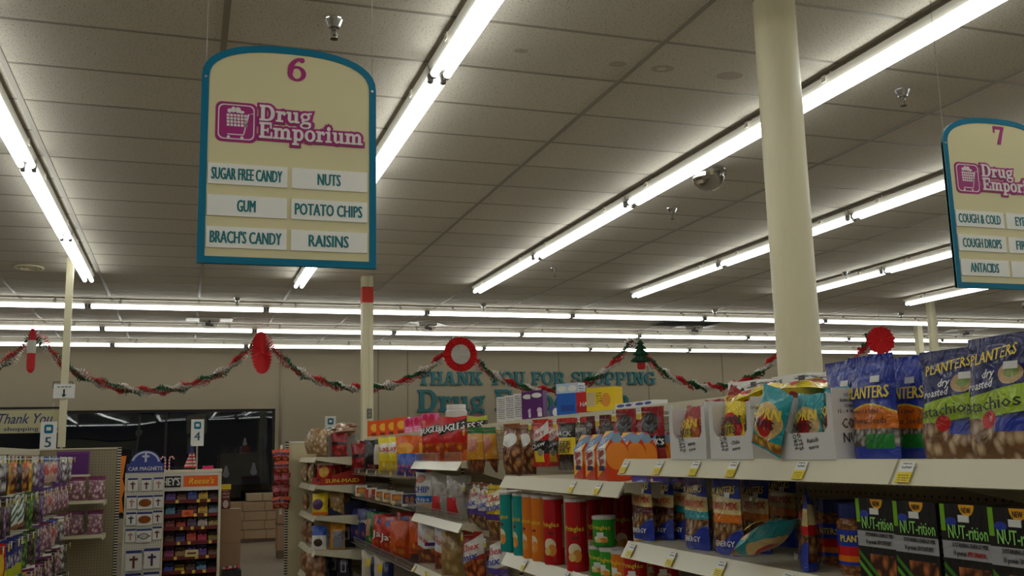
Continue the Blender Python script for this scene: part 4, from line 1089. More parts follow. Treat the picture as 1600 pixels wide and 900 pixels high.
boxk('paste', 'white toothpaste carton lying on its side', .20, .045, .055, pmat('paste_front', srgb(232, 230, 226), [('lines', .05, .3, .2, .8, srgb(110, 110, 110), 4), ('rect', .75, .93, .3, .85, srgb(60, 60, 60)), ('ell', .48, .2, .07, .3, BLK)], rough=.4, wr=0), pmat('paste_side', srgb(236, 236, 236), rough=.4, wr=0), [])
boxk('paste_end', 'white toothpaste carton showing its end flap', .052, .05, .2, pmat('paste_end_front', srgb(232, 230, 226), rough=.4, wr=0), pmat('paste_side', srgb(236, 236, 236), rough=.4, wr=0), [('Crest', .022, IK, 0, .5, .8, dict(rot=80))])
boxk('orangebox', 'orange cereal-bar box with yellow script', .15, .155, .05, pmat('orange_front', srgb(236, 90, 20), [('ell', .55, .55, .3, .25, srgb(250, 190, 60)), ('rect', .3, .8, .05, .2, srgb(120, 50, 20))], rough=.4, wr=0), pmat('orange_side', srgb(226, 84, 20), [('band', .86, 1., WHT)], rough=.4, wr=0), [])
boxk('pinkbox', 'pink and red bottle pack', .12, .13, .06, pmat('pink_front', srgb(236, 90, 160), [('ell', .3, .7, .2, .25, srgb(206, 30, 80)), ('ell', .72, .7, .2, .25, srgb(206, 30, 80)), ('lines', .1, .9, .05, .4, WHT, 8)], rough=.35, wr=0), pmat('pink_side', srgb(230, 90, 160), rough=.4, wr=0), [])
boxk('purplelow', 'flat magenta carton', .2, .06, .08, pmat('purplelow_front', srgb(170, 30, 120), rough=.4, wr=0), pmat('purplelow_side', srgb(150, 30, 110), rough=.4, wr=0), [])
boxk('cookiebox', 'small boxed snack with brown window', .11, .085, .06, pmat('cookie_front', srgb(226, 220, 210), [('rect', .08, .92, .25, .8, srgb(180, 110, 50)), ('ell', .5, .5, .3, .22, srgb(226, 150, 70)), ('band', 0., .14, srgb(236, 196, 120))], rough=.4, wr=0), pmat('cookie_side', srgb(220, 214, 206), rough=.4, wr=0), [])
boxk('cookieblue', 'small boxed snack with navy panel', .11, .085, .06, pmat('cookieb_front', srgb(226, 220, 210), [('rect', .05, .95, .2, .95, srgb(40, 50, 110)), ('ell', .35, .5, .12, .3, srgb(180, 110, 60)), ('ell', .68, .5, .12, .3, srgb(180, 110, 60))], rough=.4, wr=0), pmat('cookie_side', srgb(220, 214, 206), rough=.4, wr=0), [])
boxk('cookiered', 'small boxed snack with red front', .11, .085, .06, pmat('cookier_front', srgb(206, 60, 40), [('rect', .2, .5, .1, .9, srgb(226, 200, 190)), ('band', .88, 1., WHT)], rough=.4, wr=0), pmat('cookie_side', srgb(220, 214, 206), rough=.4, wr=0), [])
kind('whitejar', 'white_jar', 'jar', 'large translucent white jar with lid', 'jar', .16, .17, .16,
     [mat('jar_white', srgb(214, 212, 206), .3), mat('jar_lid_white', srgb(228, 226, 222), .35)], [])
# ------------------------------------------------------------------ gondola shelving
def peg_mat(name, col, axis, pitch=.0254, r=.0036):
    m, nt, b = newmat(name); g = NG(nt)
    tc = nt.nodes.new('ShaderNodeTexCoord'); sp = nt.nodes.new('ShaderNodeSeparateXYZ'); nt.links.new(tc.outputs['Object'], sp.inputs[0])
    a = sp.outputs[0] if axis == 'x' else sp.outputs[1]
    fa = g.m('SUBTRACT', g.m('FRACT', g.m('DIVIDE', a, pitch)), .5); fz = g.m('SUBTRACT', g.m('FRACT', g.m('DIVIDE', sp.outputs[2], pitch)), .5)
    d = g.m('SQRT', g.m('ADD', g.m('MULTIPLY', fa, fa), g.m('MULTIPLY', fz, fz)))
    c = g.mix(g.m('LESS_THAN', d, r / pitch), col, srgb(50, 44, 36))
    nt.links.new(c, b.inputs['Base Color']); b.inputs['Roughness'].default_value = .6
    return m
def slot_mat(name, col, pitch=.025):
    m, nt, b = newmat(name); g = NG(nt)
    tc = nt.nodes.new('ShaderNodeTexCoord'); sp = nt.nodes.new('ShaderNodeSeparateXYZ'); nt.links.new(tc.outputs['Object'], sp.inputs[0])
    f = g.m('LESS_THAN', g.m('FRACT', g.m('DIVIDE', sp.outputs[2], pitch)), .55)
    nt.links.new(g.mix(f, col, srgb(34, 30, 26)), b.inputs['Base Color']); b.inputs['Roughness'].default_value = .5
    return m
SHELF = srgb(216, 208, 182)
M_pegy = peg_mat('pegboard_along', srgb(160, 147, 120), 'y'); M_pegx = peg_mat('pegboard_across', srgb(152, 139, 112), 'x')
M_shelf = mat('shelf_enamel', SHELF, .32, noise=.03, scale=5.)
M_lip = mat('price_channel', srgb(226, 220, 196), .22)
M_slot = slot_mat('slotted_upright', SHELF)
M_tag = pmat('shelf_tag', srgb(236, 214, 40), [('band', .5, 1., srgb(232, 232, 228)), ('lines', .15, .85, .6, .95, srgb(70, 70, 76), 5), ('lines', .1, .9, .08, .42, srgb(130, 110, 20), 8)], rough=.35, wr=0)
tag_me = MB().box(-.001, .001, -.019, .019, -.021, .021).mesh('price_tag', M_tag)
XBACK = 1.80
BAYS = {'A': (.35, 1.565), 'B': (1.565, 2.81), 'C': (2.81, 4.02), 'D': (4.02, 5.27), 'E': (5.27, 6.45), 'F': (6.45, 7.68), 'G': (7.68, 8.91), 'H': (8.91, 10.13)}
SHELVES = {'A': [(1.513, 1.28, 's'), (1.267, 1.28, 's'), (.95, 1.28, 's')], 'B': [(1.513, 1.28, 's'), (1.267, 1.28, 's'), (.95, 1.28, 's')],
           'C': [(1.442, 1.28, 's'), (1.128, 1.28, 's'), (.80, 1.28, 's')], 'D': [],
           'E': [(1.492, 1.435, 'f'), (1.158, 1.435, 'f'), (.838, 1.435, 's')],
           'F': [(1.385, 1.43, 'w'), (1.18, 1.43, 'w'), (.79, 1.43, 'w'), (.49, 1.43, 'w')], 'G': [(1.385, 1.43, 'w'), (1.18, 1.43, 'w'), (.79, 1.43, 'w'), (.49, 1.43, 'w')],
           'H': [(1.53, 1.106, 's'), (1.283, 1.106, 's'), (1.015, 1.106, 's'), (.715, 1.106, 's'), (.445, 1.106, 's')]}
TAGS = {('A', 0): [1.528], ('B', 0): [2.77, 2.543, 2.332, 2.143, 1.861], ('B', 1): [2.751, 2.493, 2.23, 1.945], ('C', 0): [3.207, 2.984], ('C', 1): [3.742, 3.3],
        ('E', 2): [6.38], ('F', 0): [6.7, 7.2], ('G', 0): [8.6, 8.2, 7.8], ('F', 1): [7.1], ('G', 1): [8.1], ('H', 1): [9.4], ('H', 3): [9.2]}
BAYTXT = {'A': 'nearest snack gondola section with nut bags at the right edge', 'B': 'snack gondola section holding the white corn snack cartons', 'C': 'snack gondola section with tall chip cans on its second shelf',
          'D': 'snack gondola section with peg hooks left of the chip cans', 'E': 'snack gondola section with white lips and wire fences', 'F': 'snack gondola section with wire shelves, yellow and orange chip bags',
          'G': 'far snack gondola section with wire shelves and black chip bags', 'H': 'farthest snack gondola section with deep shelves of peanuts and raisins'}
SEC = {}
for bk, (y0, y1) in BAYS.items():
    ym = (y0 + y1) / 2; hw = (y1 - y0) / 2
    t = thing('gondola_section', BAYTXT[bk], 'shelving', (XBACK, ym, 0), 0, 'snack gondola sections')
    SEC[bk] = t
    MB().box(-.015, .015, -hw + .02, hw - .02, .16, 1.66).build('back_panel', M_pegy, t)
    MB().box(-.02, .02, -hw, hw, 1.66, 1.715).build('top_rail', M_shelf, t)
    MB().box(-.03, .03, hw - .02, hw - .001, 0, 1.66).build('upright', M_slot, t)
    if bk == 'A': MB().box(-.03, .03, -hw, -hw + .02, 0, 1.66).build('upright', M_slot, t)
    xf0 = min([s[1] for s in SHELVES[bk]] + [1.28])
    MB().box(xf0 - XBACK - .02, -.03, -hw + .004, hw - .004, 0, .16).build('base_deck', M_shelf, t)
    cs = MB().box(.03, .46, -hw + .003, hw - .003, 1.698, 1.722)
    cs = cs.build('crown_shelf', M_shelf, t)
    MB().box(.46, .472, -hw + .003, hw - .003, 1.68, 1.725).build('price_channel', M_lip, cs)
    for si, (z, xf, st) in enumerate(SHELVES[bk]):
        x = xf - XBACK
        b = MB()
        if st != 'w':
            b.box(x + .014, -.032, -hw + .006, hw - .006, z - .03, z)
            for s in (-1, 1):   # side brackets
                yy = s * (hw - .007)
                b.prism([(x + .03, z - .03), (-.03, z - .13), (-.03, z - .03)], yy - .0015, yy + .0015, 'xz')
        else:
            b.box(x + .004, -.032, -hw + .006, hw - .006, z - .012, z - .006)
            b.tube([(x + .002, -hw + .006, z - .006), (x + .002, hw - .006, z - .006)], .005, 6)
        sh = b.build('shelf', M_shelf if st != 'w' else mat('wire_shelf_grey', srgb(120, 116, 108), .4, metal=.3), t)
        if st != 'w':
            MB().prism([(x + .016, z + .003), (x - .012, z - .044), (x - .006, z - .046), (x + .022, z + .001)][::-1], -hw + .004, hw - .004, 'xz').build('price_channel', M_lip, sh)
        if st in 'fw':
            f = MB(); h = .052 if st == 'f' else .042
            xx = x + .02
            segs = ((-hw + .02, -.01), (.01, hw - .02))
            for a, c in segs:
                f.tube([(xx, a, z + .004), (xx, a, z + h), (xx, c, z + h), (xx, c, z + .004)], .0026, 5)
                f.tube([(xx, a, z + .006), (xx, c, z + .006)], .0022, 5)
                n = int((c - a) / .03)
                for k in range(1, n): f.box(xx - .0012, xx + .0012, a + (c - a) * k / n - .0012, a + (c - a) * k / n + .0012, z + .006, z + h)
            f = f.build('wire_fence', M_wire, sh); f['kind'] = 'stuff'
        for yt in TAGS.get((bk, si), []):
            if st == 'w': link('price_tag', tag_me, sh, (x + .012, yt - ym, z + .012), (0, .12, 0))
            else: link('price_tag', tag_me, sh, (x - .004, yt - ym, z - .021), (0, .53, 0))
MB().box(-.002, .002, -.022, .022, -.13, .01).build('sale_tag', mat('sale_yellow', srgb(236, 210, 50), .5), [c for c in SEC['E'].children if c.name.startswith('shelf')][2], loc=(1.435 - XBACK - .018, 6.0 - SEC['E'].location.y, .838 - .01))
def hook(t, org, x0, x1, y, z, sgn=-1):
    """peg hook from the panel at x0 out to x1, price flag at the tip"""
    ox, oy, oz = org
    h = MB().tube([(x0 - ox, y - oy, z), (x1 - ox + .006 * -sgn, y - oy, z), (x1 - ox, y - oy, z + .012)], .0028, 5)
    h = h.build('peg_hook', M_wire, t)
    link('price_tag', tag_me, h, (x1 - ox + sgn * .004, y - oy, z - .004))
# ------------------------------------------------------------------ fill the shelves
ROWS = [
  ('on the near top shelf', [
    ('sunflower', 1.821, 1.376, 1.513, -4, 0, 1),
    ('sunflower', 1.685, 1.345, 1.513, 2, 1, 1),
    ('sunflower', 1.666, 1.420, 1.513, 2, 2, 0.98),
    ('pistachio', 1.487, 1.360, 1.513, 6, 0, 0.95),
    ('pistachio', 1.347, 1.335, 1.513, -3, 1, 0.99),
  ]),
  ('on the near lower shelf', [
    ('trail_maroon', 2.838, 1.370, 1.267, 0, 0, 1),
    ('trail_maroon', 2.822, 1.424, 1.267, 3, 1, 0.96),
    ('trail_teal', 2.806, 1.476, 1.267, 0, 0, 1),
    ('trail_teal', 2.500, 1.370, 1.267, -2, 1, 1.02),
    ('trail_orange', 2.329, 1.370, 1.267, 2, 0, 1.03),
    ('trail_orange', 2.349, 1.460, 1.267, 0, 1, 1),
    ('trail_orange', 2.434, 1.600, 1.267, 0, 2, 1.05),
    ('trail_red', 1.970, 1.360, 1.267, -38, 0, 0.98),
    ('peanutjar', 2.011, 1.474, 1.267, 10, 0, 1),
    ('peanutjar', 1.834, 1.400, 1.267, 40, 0, 1),
    ('energymix', 1.669, 1.336, 1.267, 0, 0, 1),
    ('energymix', 1.543, 1.325, 1.267, 0, 0, 1),
    ('energyapple', 1.419, 1.326, 1.267, 0, 0, 1),
    ('energymix', 1.295, 1.315, 1.267, 0, 0, 1),
  ]),
  ('at the end of the middle shelf', [
    ('stickcarton', 3.353, 1.400, 1.442, 0, 0, 1),
    ('stickcarton', 3.195, 1.380, 1.442, 0, 0, 1),
    ('stickcarton', 3.030, 1.355, 1.442, -4, 0, 1.05),
    ('stickcarton', 3.104, 1.455, 1.442, 0, 0, 1.02),
    ('stickcarton', 3.169, 1.530, 1.442, 0, 0, 1.02),
    ('stickcarton', 3.231, 1.606, 1.442, 0, 0, 1.02),
    ('stickcarton', 3.298, 1.681, 1.442, 0, 0, 1.02),
  ]),
  ('on the upper pegs', [
    ('cheesestick', 5.220, 1.520, 1.430, 22, 0, 1),
    ('cheesestick', 5.322, 1.632, 1.430, 19, 1, 1),
    ('cracknel', 4.575, 1.520, 1.432, 15, 0, 1),
    ('cracknel', 4.683, 1.630, 1.430, 17, 1, 1),
    ('jerky_redwhite', 4.062, 1.480, 1.475, 15, 0, 1),
    ('jerky_redwhite', 4.089, 1.550, 1.475, 11, 1, 1),
    ('jerky_yellow', 3.758, 1.480, 1.465, 14, 0, 1.02),
    ('jerky_silver', 3.764, 1.536, 1.470, 9, 0, 1),
    ('jerky_dark', 3.772, 1.588, 1.475, 6, 0, 1),
    ('jerky_silver', 3.805, 1.642, 1.475, 13, 1, 1),
    ('jerky_dark', 3.599, 1.600, 1.475, 18, 1, 1),
    ('jerky_crimson', 3.395, 1.580, 1.475, 19, 0, 1.06),
    ('jerky_dark', 3.409, 1.648, 1.475, 14, 2, 1),
    ('jerky_crimson', 3.221, 1.600, 1.475, 22, 1, 1.06),
  ]),
  ('on the middle pegs', [
    ('mix_white', 5.308, 1.540, 1.135, 13, 0, 1),
    ('mix_white', 5.068, 1.530, 1.135, 11, 1, 1),
    ('mix_yellow', 4.804, 1.510, 1.120, 22, 0, 1.05),
  ]),
  ('on the lower pegs', [
    ('mix_red', 5.282, 1.520, 0.855, 28, 0, 1.05),
    ('mix_red', 5.476, 1.624, 0.855, 25, 1, 1.05),
    ('mix_white', 4.854, 1.520, 0.860, 21, 0, 1.05),
  ]),
  ('on the can shelf', [
    ('can_teal', 4.064, 1.325, 1.128, 8, 0, 1),
    ('can_teal', 4.161, 1.377, 1.128, -4, 0, 1),
    ('can_teal', 3.888, 1.325, 1.128, 0, 0, 1),
    ('can_orange', 3.770, 1.325, 1.128, 0, 0, 1),
    ('can_orange', 3.659, 1.325, 1.128, 6, 0, 1),
    ('can_red', 3.526, 1.325, 1.128, 42, 0, 1),
    ('can_red', 3.297, 1.325, 1.128, 52, 0, 1),
    ('can_red', 3.411, 1.432, 1.128, 52, 0, 1),
    ('can_red', 3.531, 1.536, 1.128, 50, 0, 1),
    ('can_red', 3.606, 1.648, 1.128, 50, 0, 1),
  ]),
  ('on the far wire top shelf', [
    ('red_twist', 8.858, 1.500, 1.395, 56, 0, 1),
    ('red_twist', 9.112, 1.620, 1.400, 44, 1, 1.08),
    ('black_chip', 8.256, 1.500, 1.395, 50, 0, 1),
    ('black_chip', 8.432, 1.582, 1.395, 53, 1, 1),
    ('yellow_chip', 7.597, 1.500, 1.395, 59, 0, 1),
    ('yellow_chip', 7.305, 1.510, 1.395, 45, 1, 1),
    ('cheese_puff', 6.978, 1.526, 1.395, 52, 0, 1),
    ('cheese_puff', 7.498, 1.686, 1.395, 45, 1, 1),
    ('cheese_puff', 7.223, 1.696, 1.395, 53, 2, 1),
    ('blue_orange', 6.805, 1.470, 1.395, 57, 0, 1),
    ('blue_orange', 6.517, 1.460, 1.395, 47, 1, 1),
    ('blue_orange', 6.659, 1.524, 1.395, 47, 2, 1),
  ]),
  ('on the white-lipped top shelf', [
    ('cornhorn', 6.224, 1.530, 1.494, 44, 0, 1),
    ('cornhorn', 5.654, 1.510, 1.494, 53, 1, 1),
    ('horncheese', 5.847, 1.628, 1.494, 51, 0, 1),
    ('horncheese', 6.051, 1.750, 1.494, 44, 1, 1.06),
  ]),
  ('on the white-lipped middle shelf', [
    ('potato_white', 6.392, 1.520, 1.162, 39, 0, 1),
    ('silver_red', 5.985, 1.520, 1.162, 43, 0, 0.95),
    ('silver_red', 5.581, 1.520, 1.162, 41, 1, 1),
  ]),
  ('on the white-lipped bottom shelf', [
    ('red_chip', 7.379, 1.600, 0.842, 39, 2, 1),
    ('orange_chip', 6.975, 1.600, 0.842, 43, 1, 1),
    ('party_mix', 6.400, 1.540, 0.842, 41, 0, 1),
    ('party_mix', 5.977, 1.550, 0.842, 46, 1, 1),
    ('clear_tan', 5.653, 1.500, 0.842, 44, 0, 1),
  ]),
  ('on the far wire lower shelf', [
    ('blue_chip', 8.972, 1.520, 0.800, 57, 0, 1),
    ('blue_chip', 8.726, 1.540, 0.800, 50, 1, 1),
    ('green_chip', 8.280, 1.520, 0.800, 51, 0, 1.03),
    ('red_chip', 7.944, 1.520, 0.800, 48, 0, 1),
    ('red_chip', 7.584, 1.520, 0.800, 44, 1, 1),
    ('orange_chip', 7.231, 1.520, 0.800, 44, 0, 1),
    ('orange_chip', 7.804, 1.718, 0.800, 50, 2, 1),
  ]),
  ('on the far bottom shelf', [
    ('cream_bag', 8.319, 1.500, 0.500, 56, 0, 1),
    ('cream_bag', 7.869, 1.520, 0.500, 49, 1, 1),
  ]),
  ('on the far wire middle shelf', [
    ('cookiered', 8.089, 1.480, 1.190, 45, 0, 1),
    ('cookiebox', 8.575, 1.480, 1.190, 46, 0, 1.1),
    ('cookiebox', 7.678, 1.480, 1.190, 47, 0, 1),
    ('cookiebox', 7.377, 1.480, 1.190, 49, 0, 1),
    ('cookiebox', 7.075, 1.480, 1.190, 46, 0, 1),
    ('cookieblue', 6.693, 1.480, 1.190, 56, 0, 1),
  ]),
  ('along the crown shelf', [
    ('orangebox', 10.035, 1.850, 1.725, 50, 0, 1),
    ('orangebox', 9.815, 1.900, 1.725, 50, 0, 1),
    ('orangebox', 9.513, 1.930, 1.725, 50, 0, 1),
    ('orangebox', 9.093, 1.930, 1.725, 50, 0, 1),
    ('pinkbox', 8.681, 1.930, 1.725, 50, 0, 1),
    ('pinkbox', 8.326, 1.930, 1.725, 50, 0, 1),
    ('pinkbox', 7.974, 1.930, 1.725, 50, 0, 1.1),
    ('purplelow', 7.643, 1.960, 1.725, 0, 0, 1),
    ('whitejar', 7.103, 1.920, 1.725, 0, 0, 1),
    ('purplelow', 6.843, 1.960, 1.725, 0, 0, 1.3),
    ('dietbox_w', 5.874, 1.900, 1.725, 50, 0, 1),
    ('dietbox_w', 5.708, 1.900, 1.725, 50, 0, 1),
    ('dietbox_w', 5.538, 1.900, 1.725, 50, 0, 1),
    ('dietbox_p', 5.389, 1.900, 1.725, 50, 0, 1),
    ('dietbox_p', 5.235, 1.900, 1.725, 50, 0, 1),
    ('bluelow', 4.991, 1.930, 1.725, 0, 0, 1),
    ('bluebox', 4.746, 1.900, 1.725, 30, 0, 1),
    ('redbox', 4.917, 2.020, 1.725, 30, 0, 1),
    ('redbox', 4.490, 1.900, 1.725, 30, 0, 1),
    ('yellowbox', 4.316, 1.900, 1.725, 30, 0, 1),
    ('floss', 4.065, 1.920, 1.725, 0, 0, 1),
    ('floss', 3.869, 1.920, 1.725, 0, 0, 1),
    ('paste', 3.037, 1.900, 1.725, 0, 0, 1),
    ('paste_end', 3.160, 2.008, 1.725, 0, 0, 1),
    ('paste_end', 3.078, 2.026, 1.725, 0, 0, 1),
    ('paste_end', 3.212, 2.062, 1.725, 0, 0, 1),
    ('paste_end', 3.012, 2.026, 1.725, 0, 0, 1),
    ('paste_end', 3.263, 2.116, 1.725, 0, 0, 1),
    ('paste', 2.753, 1.900, 1.725, 0, 0, 1),
    ('paste_end', 2.881, 2.014, 1.725, 0, 0, 1),
    ('paste_end', 2.829, 2.026, 1.725, 0, 0, 1),
    ('paste', 2.663, 1.954, 1.725, 0, 0, 1),
    ('paste_end', 2.760, 2.080, 1.725, 0, 0, 1),
  ]),
  ('on the top shelf of the far bay', [
    ('peanut_clear', 9.429, 1.120, 1.560, 10, 0, 0.9),
    ('peanut_clear', 9.020, 1.145, 1.560, 68, 1, 0.95),
    ('peanut_clear', 9.199, 1.233, 1.530, 68, 2, 1),
    ('orange_blister', 9.344, 1.319, 1.530, 68, 0, 0.95),
    ('red_twist', 9.020, 1.335, 1.530, 68, 0, 0.85),
    ('orange_blister', 9.137, 1.411, 1.530, 68, 1, 0.95),
  ]),
  ('on the second shelf of the far bay', [
    ('peanut_clear', 9.897, 1.135, 1.283, 0, 0, 0.9),
    ('peanut_clear', 9.624, 1.170, 1.283, 0, 1, 0.85),
    ('raisin_red', 9.020, 1.204, 1.318, 68, 0, 1),
    ('raisin_red', 9.148, 1.285, 1.318, 68, 1, 1),
    ('raisin_red', 9.289, 1.361, 1.318, 68, 2, 1),
  ]),
  ('on the third shelf of the far bay', [
    ('yellow_prune', 9.020, 1.167, 1.020, 68, 0, 1),
    ('yellow_prune', 9.151, 1.259, 1.020, 68, 1, 1),
    ('clear_tan', 9.020, 1.320, 1.020, 68, 0, 0.8),
    ('clear_tan', 9.216, 1.413, 1.020, 68, 1, 0.8),
    ('peanut_log', 9.864, 1.140, 1.020, 0, 0, 0.8),
  ]),
  ('on the fourth shelf of the far bay', [
    ('peanut_log', 9.837, 1.140, 0.720, 0, 1, 1),
    ('peanut_log', 9.631, 1.170, 0.720, 0, 0, 1),
    ('blue_white_pouch', 9.020, 1.158, 0.720, 68, 0, 1),
    ('orange_blister', 9.152, 1.255, 0.720, 68, 0, 1.05),
    ('orange_blister', 9.020, 1.322, 0.720, 68, 1, 1.05),
    ('navy_pouch', 9.135, 1.431, 0.720, 68, 0, 1.05),
  ]),
  ('on the bottom shelf of the far bay', [
    ('peanut_log', 9.744, 1.120, 0.450, 0, 0, 1.1),
    ('peanut_log', 9.929, 1.190, 0.450, 0, 1, 1.1),
    ('peanut_log', 9.020, 1.132, 0.450, 68, 0, 1.1),
    ('navy_pouch', 9.155, 1.229, 0.450, 68, 0, 1),
    ('navy_pouch', 9.272, 1.331, 0.450, 68, 1, 1),
    ('navy_pouch', 9.020, 1.386, 0.450, 68, 2, 1),
  ]),
]

PEGROWS = ('on the upper pegs', 'on the middle pegs', 'on the lower pegs')
FANCY = ['leftmost'] + [o_ + '-from-left' for o_ in ORD[1:12]]
def sec_of(y):
    for k, (a, b_) in BAYS.items():
        if a <= y <= b_: return k
    return 'A'
TWO = {}
for place, items in ROWS:
    order = sorted(range(len(items)), key=lambda i: -items[i][1] / items[i][2])
    cnt = {}
    for it in items: cnt[it[0]] = cnt.get(it[0], 0) + 1
    seen = {}
    for i in order:
        k, y, x, z, yw, va, sc = items[i]
        n = seen.get(k, 0); seen[k] = n + 1
        d = KINDS[k]['desc']
        lb = '%s %s' % (d, place) if cnt[k] == 1 else '%s, %s %s' % (d, FANCY[n], place)
        tilt = 0. if KINDS[k]['shape'] in ('box', 'can', 'jar', 'carton') else rnd.uniform(-.05, .04)
        if place in PEGROWS: tilt = 0.
        put(k, x, y, z + .0015, -PI / 2 + math.radians(yw), va, sc, tilt, 0., lb, '%ss %s' % (KINDS[k]['name'].replace('_', ' '), place) if cnt[k] > 1 else None)
        if place in PEGROWS:
            s = sec_of(y); t = SEC[s]
            zt = z + KINDS[k]['h'] * sc - .018
            hook(t, t.location, XBACK - .015, x - KINDS[k]['d'] / 2 - .03, y, zt)
# short cans stacked beside the tall ones
for i, (y, x, z, c) in enumerate(((3.135, 1.345, 1.130, 'green'), (3.045, 1.345, 1.130, 'green'), (3.10, 1.345, 1.2295, 'green'), (2.955, 1.345, 1.130, 'orange'), (2.865, 1.345, 1.130, 'red'),
                                  (3.03, 1.44, 1.130, 'green'), (2.94, 1.44, 1.130, 'orange'), (2.985, 1.44, 1.2295, 'green'), (2.86, 1.45, 1.130, 'red'), (2.88, 1.45, 1.2295, 'red'))):
    put('minican_' + c, x, y, z, -PI / 2 + (.3 if i % 2 else .8), 0, 1., label='short %s chip can, %s' % (c, ['front row under the stacked green can, left', 'front row under the stacked green can, right', 'stacked on two green cans at the shelf front', 'front row right of the green cans', 'front row at the right end of the can shelf',
        'second row behind the green front cans', 'second row, middle of the short cans', 'stacked in the second row', 'second row at the right end, lower', 'second row at the right end, upper'][i]), group='short chip cans')
# clear bags hung above the cans at the back
for i, y in enumerate((3.86, 3.66, 3.46)):
    put('mix_yellow', 1.70, y, 1.165, variant=i, scale=.98, label='yellow mix bag behind the tall chip cans, %s' % FANCY[i], group='mix bags behind the chip cans')
# white display cartons of corn snacks
M_cart = pmat('carton_white', srgb(226, 224, 222), [], rough=.5, wr=.06, wscale=3.)
M_cart_in = mat('carton_inside', srgb(150, 128, 104), .8)
IC = ink(60, 58, 62)
def corn_carton(y, label, flavour, x=1.292, w=.2, h=.15, dp=.27):
    t = thing('display_carton', label, 'carton', (x, y, 1.5145), 0, 'white corn snack display cartons')
    th = .003; hw = w / 2
    P = [(-hw, 0), (hw, 0), (hw, h), (hw - .018, h), (hw - .020, .072), (hw - .032, .058), (-hw + .032, .058), (-hw + .020, .072), (-hw + .018, h * .93), (-hw, h * .93)]
    MB().prism(P, 0, th, 'yz').build('front_flap', M_cart, t)
    for s in (-1, 1):
        a, c = (s * hw, s * (hw - th))
        MB().box(th, dp, min(a, c), max(a, c), 0, h * (.93 if s > 0 else 1.)).build('side_wall', M_cart, t)
    MB().box(dp - th, dp, -hw + th, hw - th, 0, h).build('rear_wall', M_cart, t)
    MB().box(th, dp - th, -hw + th, hw - th, 0, th).build('bottom', M_cart_in, t)
    f = t
    def lt(body, size, yy, zz, side, fit, rot=0.):
        o = lettering('print', body, size, IC, t, (0, 0, 0), fit=fit, bold=.012, rotdeg=rot, res=1)
        if side == 'f': o.rotation_euler = (0, 0, -PI / 2); o.location = (-.0008, yy, zz)
        else: o.location = (yy, -hw - .0008, zz)
    for k, s_ in enumerate(('CONTAINS', flavour.upper() + ' FLAVOR', 'CORNNUTS', '12 - 4 OZ. BAGS')): lt(s_, .010, .052, .135 - k * .0115, 's', .012 * 0 + .0052 * len(s_))
    lt('CORN', .03, .052, .075, 's', .06); lt('NUTS', .03, .052, .045, 's', .06)
    lt('CORN', .02, .04, .045, 'f', .045, -75); lt('NUTS', .02, .022, .043, 'f', .045, -75)
    lt(flavour.split()[0], .014, -.025, .042, 'f', .04, 6); lt('FLAVOR', .009, -.028, .026, 'f', .035, 6)
for y, fl, kc, lb in ((2.392, 'Barbecue', 'red', 'white display carton of red corn snack bags, leftmost of three'), (2.170, 'Chile Picante', 'yellow', 'white display carton of yellow corn snack bags, middle of three'), (1.853, 'Ranch', 'teal', 'white display carton of teal corn snack bags, beside the blue seed bags')):
    corn_carton(y, lb, fl)
    for j, (dx, dy, rz, rl, sc) in enumerate(((.036, .092, .10, .10, .78), (.052, -.09, -.12, -.12, .76), (.10, .02, .05, .04, .86), (.17, -.01, 0., -.05, .86))):
        put('corn_' + kc, 1.292 + dx, y + dy * (.5 if j < 2 else 1), 1.5145 + .010 + (.0 if j != 1 else .012), -PI / 2 + rz * .4, j % 3, sc, tilt=-.10 + .05 * j, roll=rl * .5,
            label='%s corn snack bag in its white carton, %s' % (kc, ['front left', 'front right', 'second from the front', 'at the back'][j]), group='%s corn snack bags' % kc)
put('corn_teal', 1.273, 1.985, 1.536, -PI / 2 + .12, 1, .84, tilt=-.03, roll=.36, label='teal corn snack bag leaning out between two white cartons')
for j, (x, y, z, rz, rl) in enumerate(((1.40, 2.27, 1.663, PI + .05, .10), (1.43, 2.085, 1.676, PI - .10, -.08), (1.46, 1.96, 1.668, PI + .12, .05))):
    put('corn_yellow', x, y, z, 0, j, 1.0, label='yellow corn snack bag lying across the cartons, %s' % FANCY[j], group='yellow bags lying on the cartons').rotation_euler = (-PI / 2 - .12 * (j - 1), rl, rz)
put('corn_red', 1.375, 2.315, 1.618, -PI / 2 + .5, 0, .5, roll=.5, label='small red-topped bag propped on the middle carton')
o = put('corn_teal', 1.30, 2.13, 1.295, 0, 0, .98, label='teal corn snack bag lying flat among the trail mix')
o.rotation_euler = (-PI / 2 + .5, .1, PI + .05)
# raisin tray and dark tray in the far bay
def tray(loc, w, d, h, hb, c1, c2, label, txt=None):
    t = thing('display_tray', label, 'tray', loc)
    MB().box(-d / 2, -d / 2 + .004, -w / 2, w / 2, 0, h).build('front_flap', c1, t)
    for s in (-1, 1):
        yy = s * (w / 2 - .002)
        MB().prism([(-d / 2, 0), (d / 2, 0), (d / 2, hb), (-d / 2, h)], yy - .002, yy + .002, 'xz').build('side_wall', c1, t)
    MB().box(-d / 2 + .004, d / 2, -w / 2 + .004, w / 2 - .004, 0, .004).build('bottom', c2, t)
    MB().box(d / 2 - .004, d / 2, -w / 2 + .004, w / 2 - .004, .004, hb).build('rear_wall', c2, t)
    if txt:
        lettering('print', txt, .05, IY, t, (0, -w / 2 - .001, .035), fit=.3, bold=.03)
tray((1.36, 9.34, 1.285), .70, .40, .06, .15, mat('tray_red', srgb(176, 40, 20), .5), mat('tray_yellow', srgb(220, 196, 40), .5), 'red and yellow raisin tray on the far bay', 'SUN-MAID')
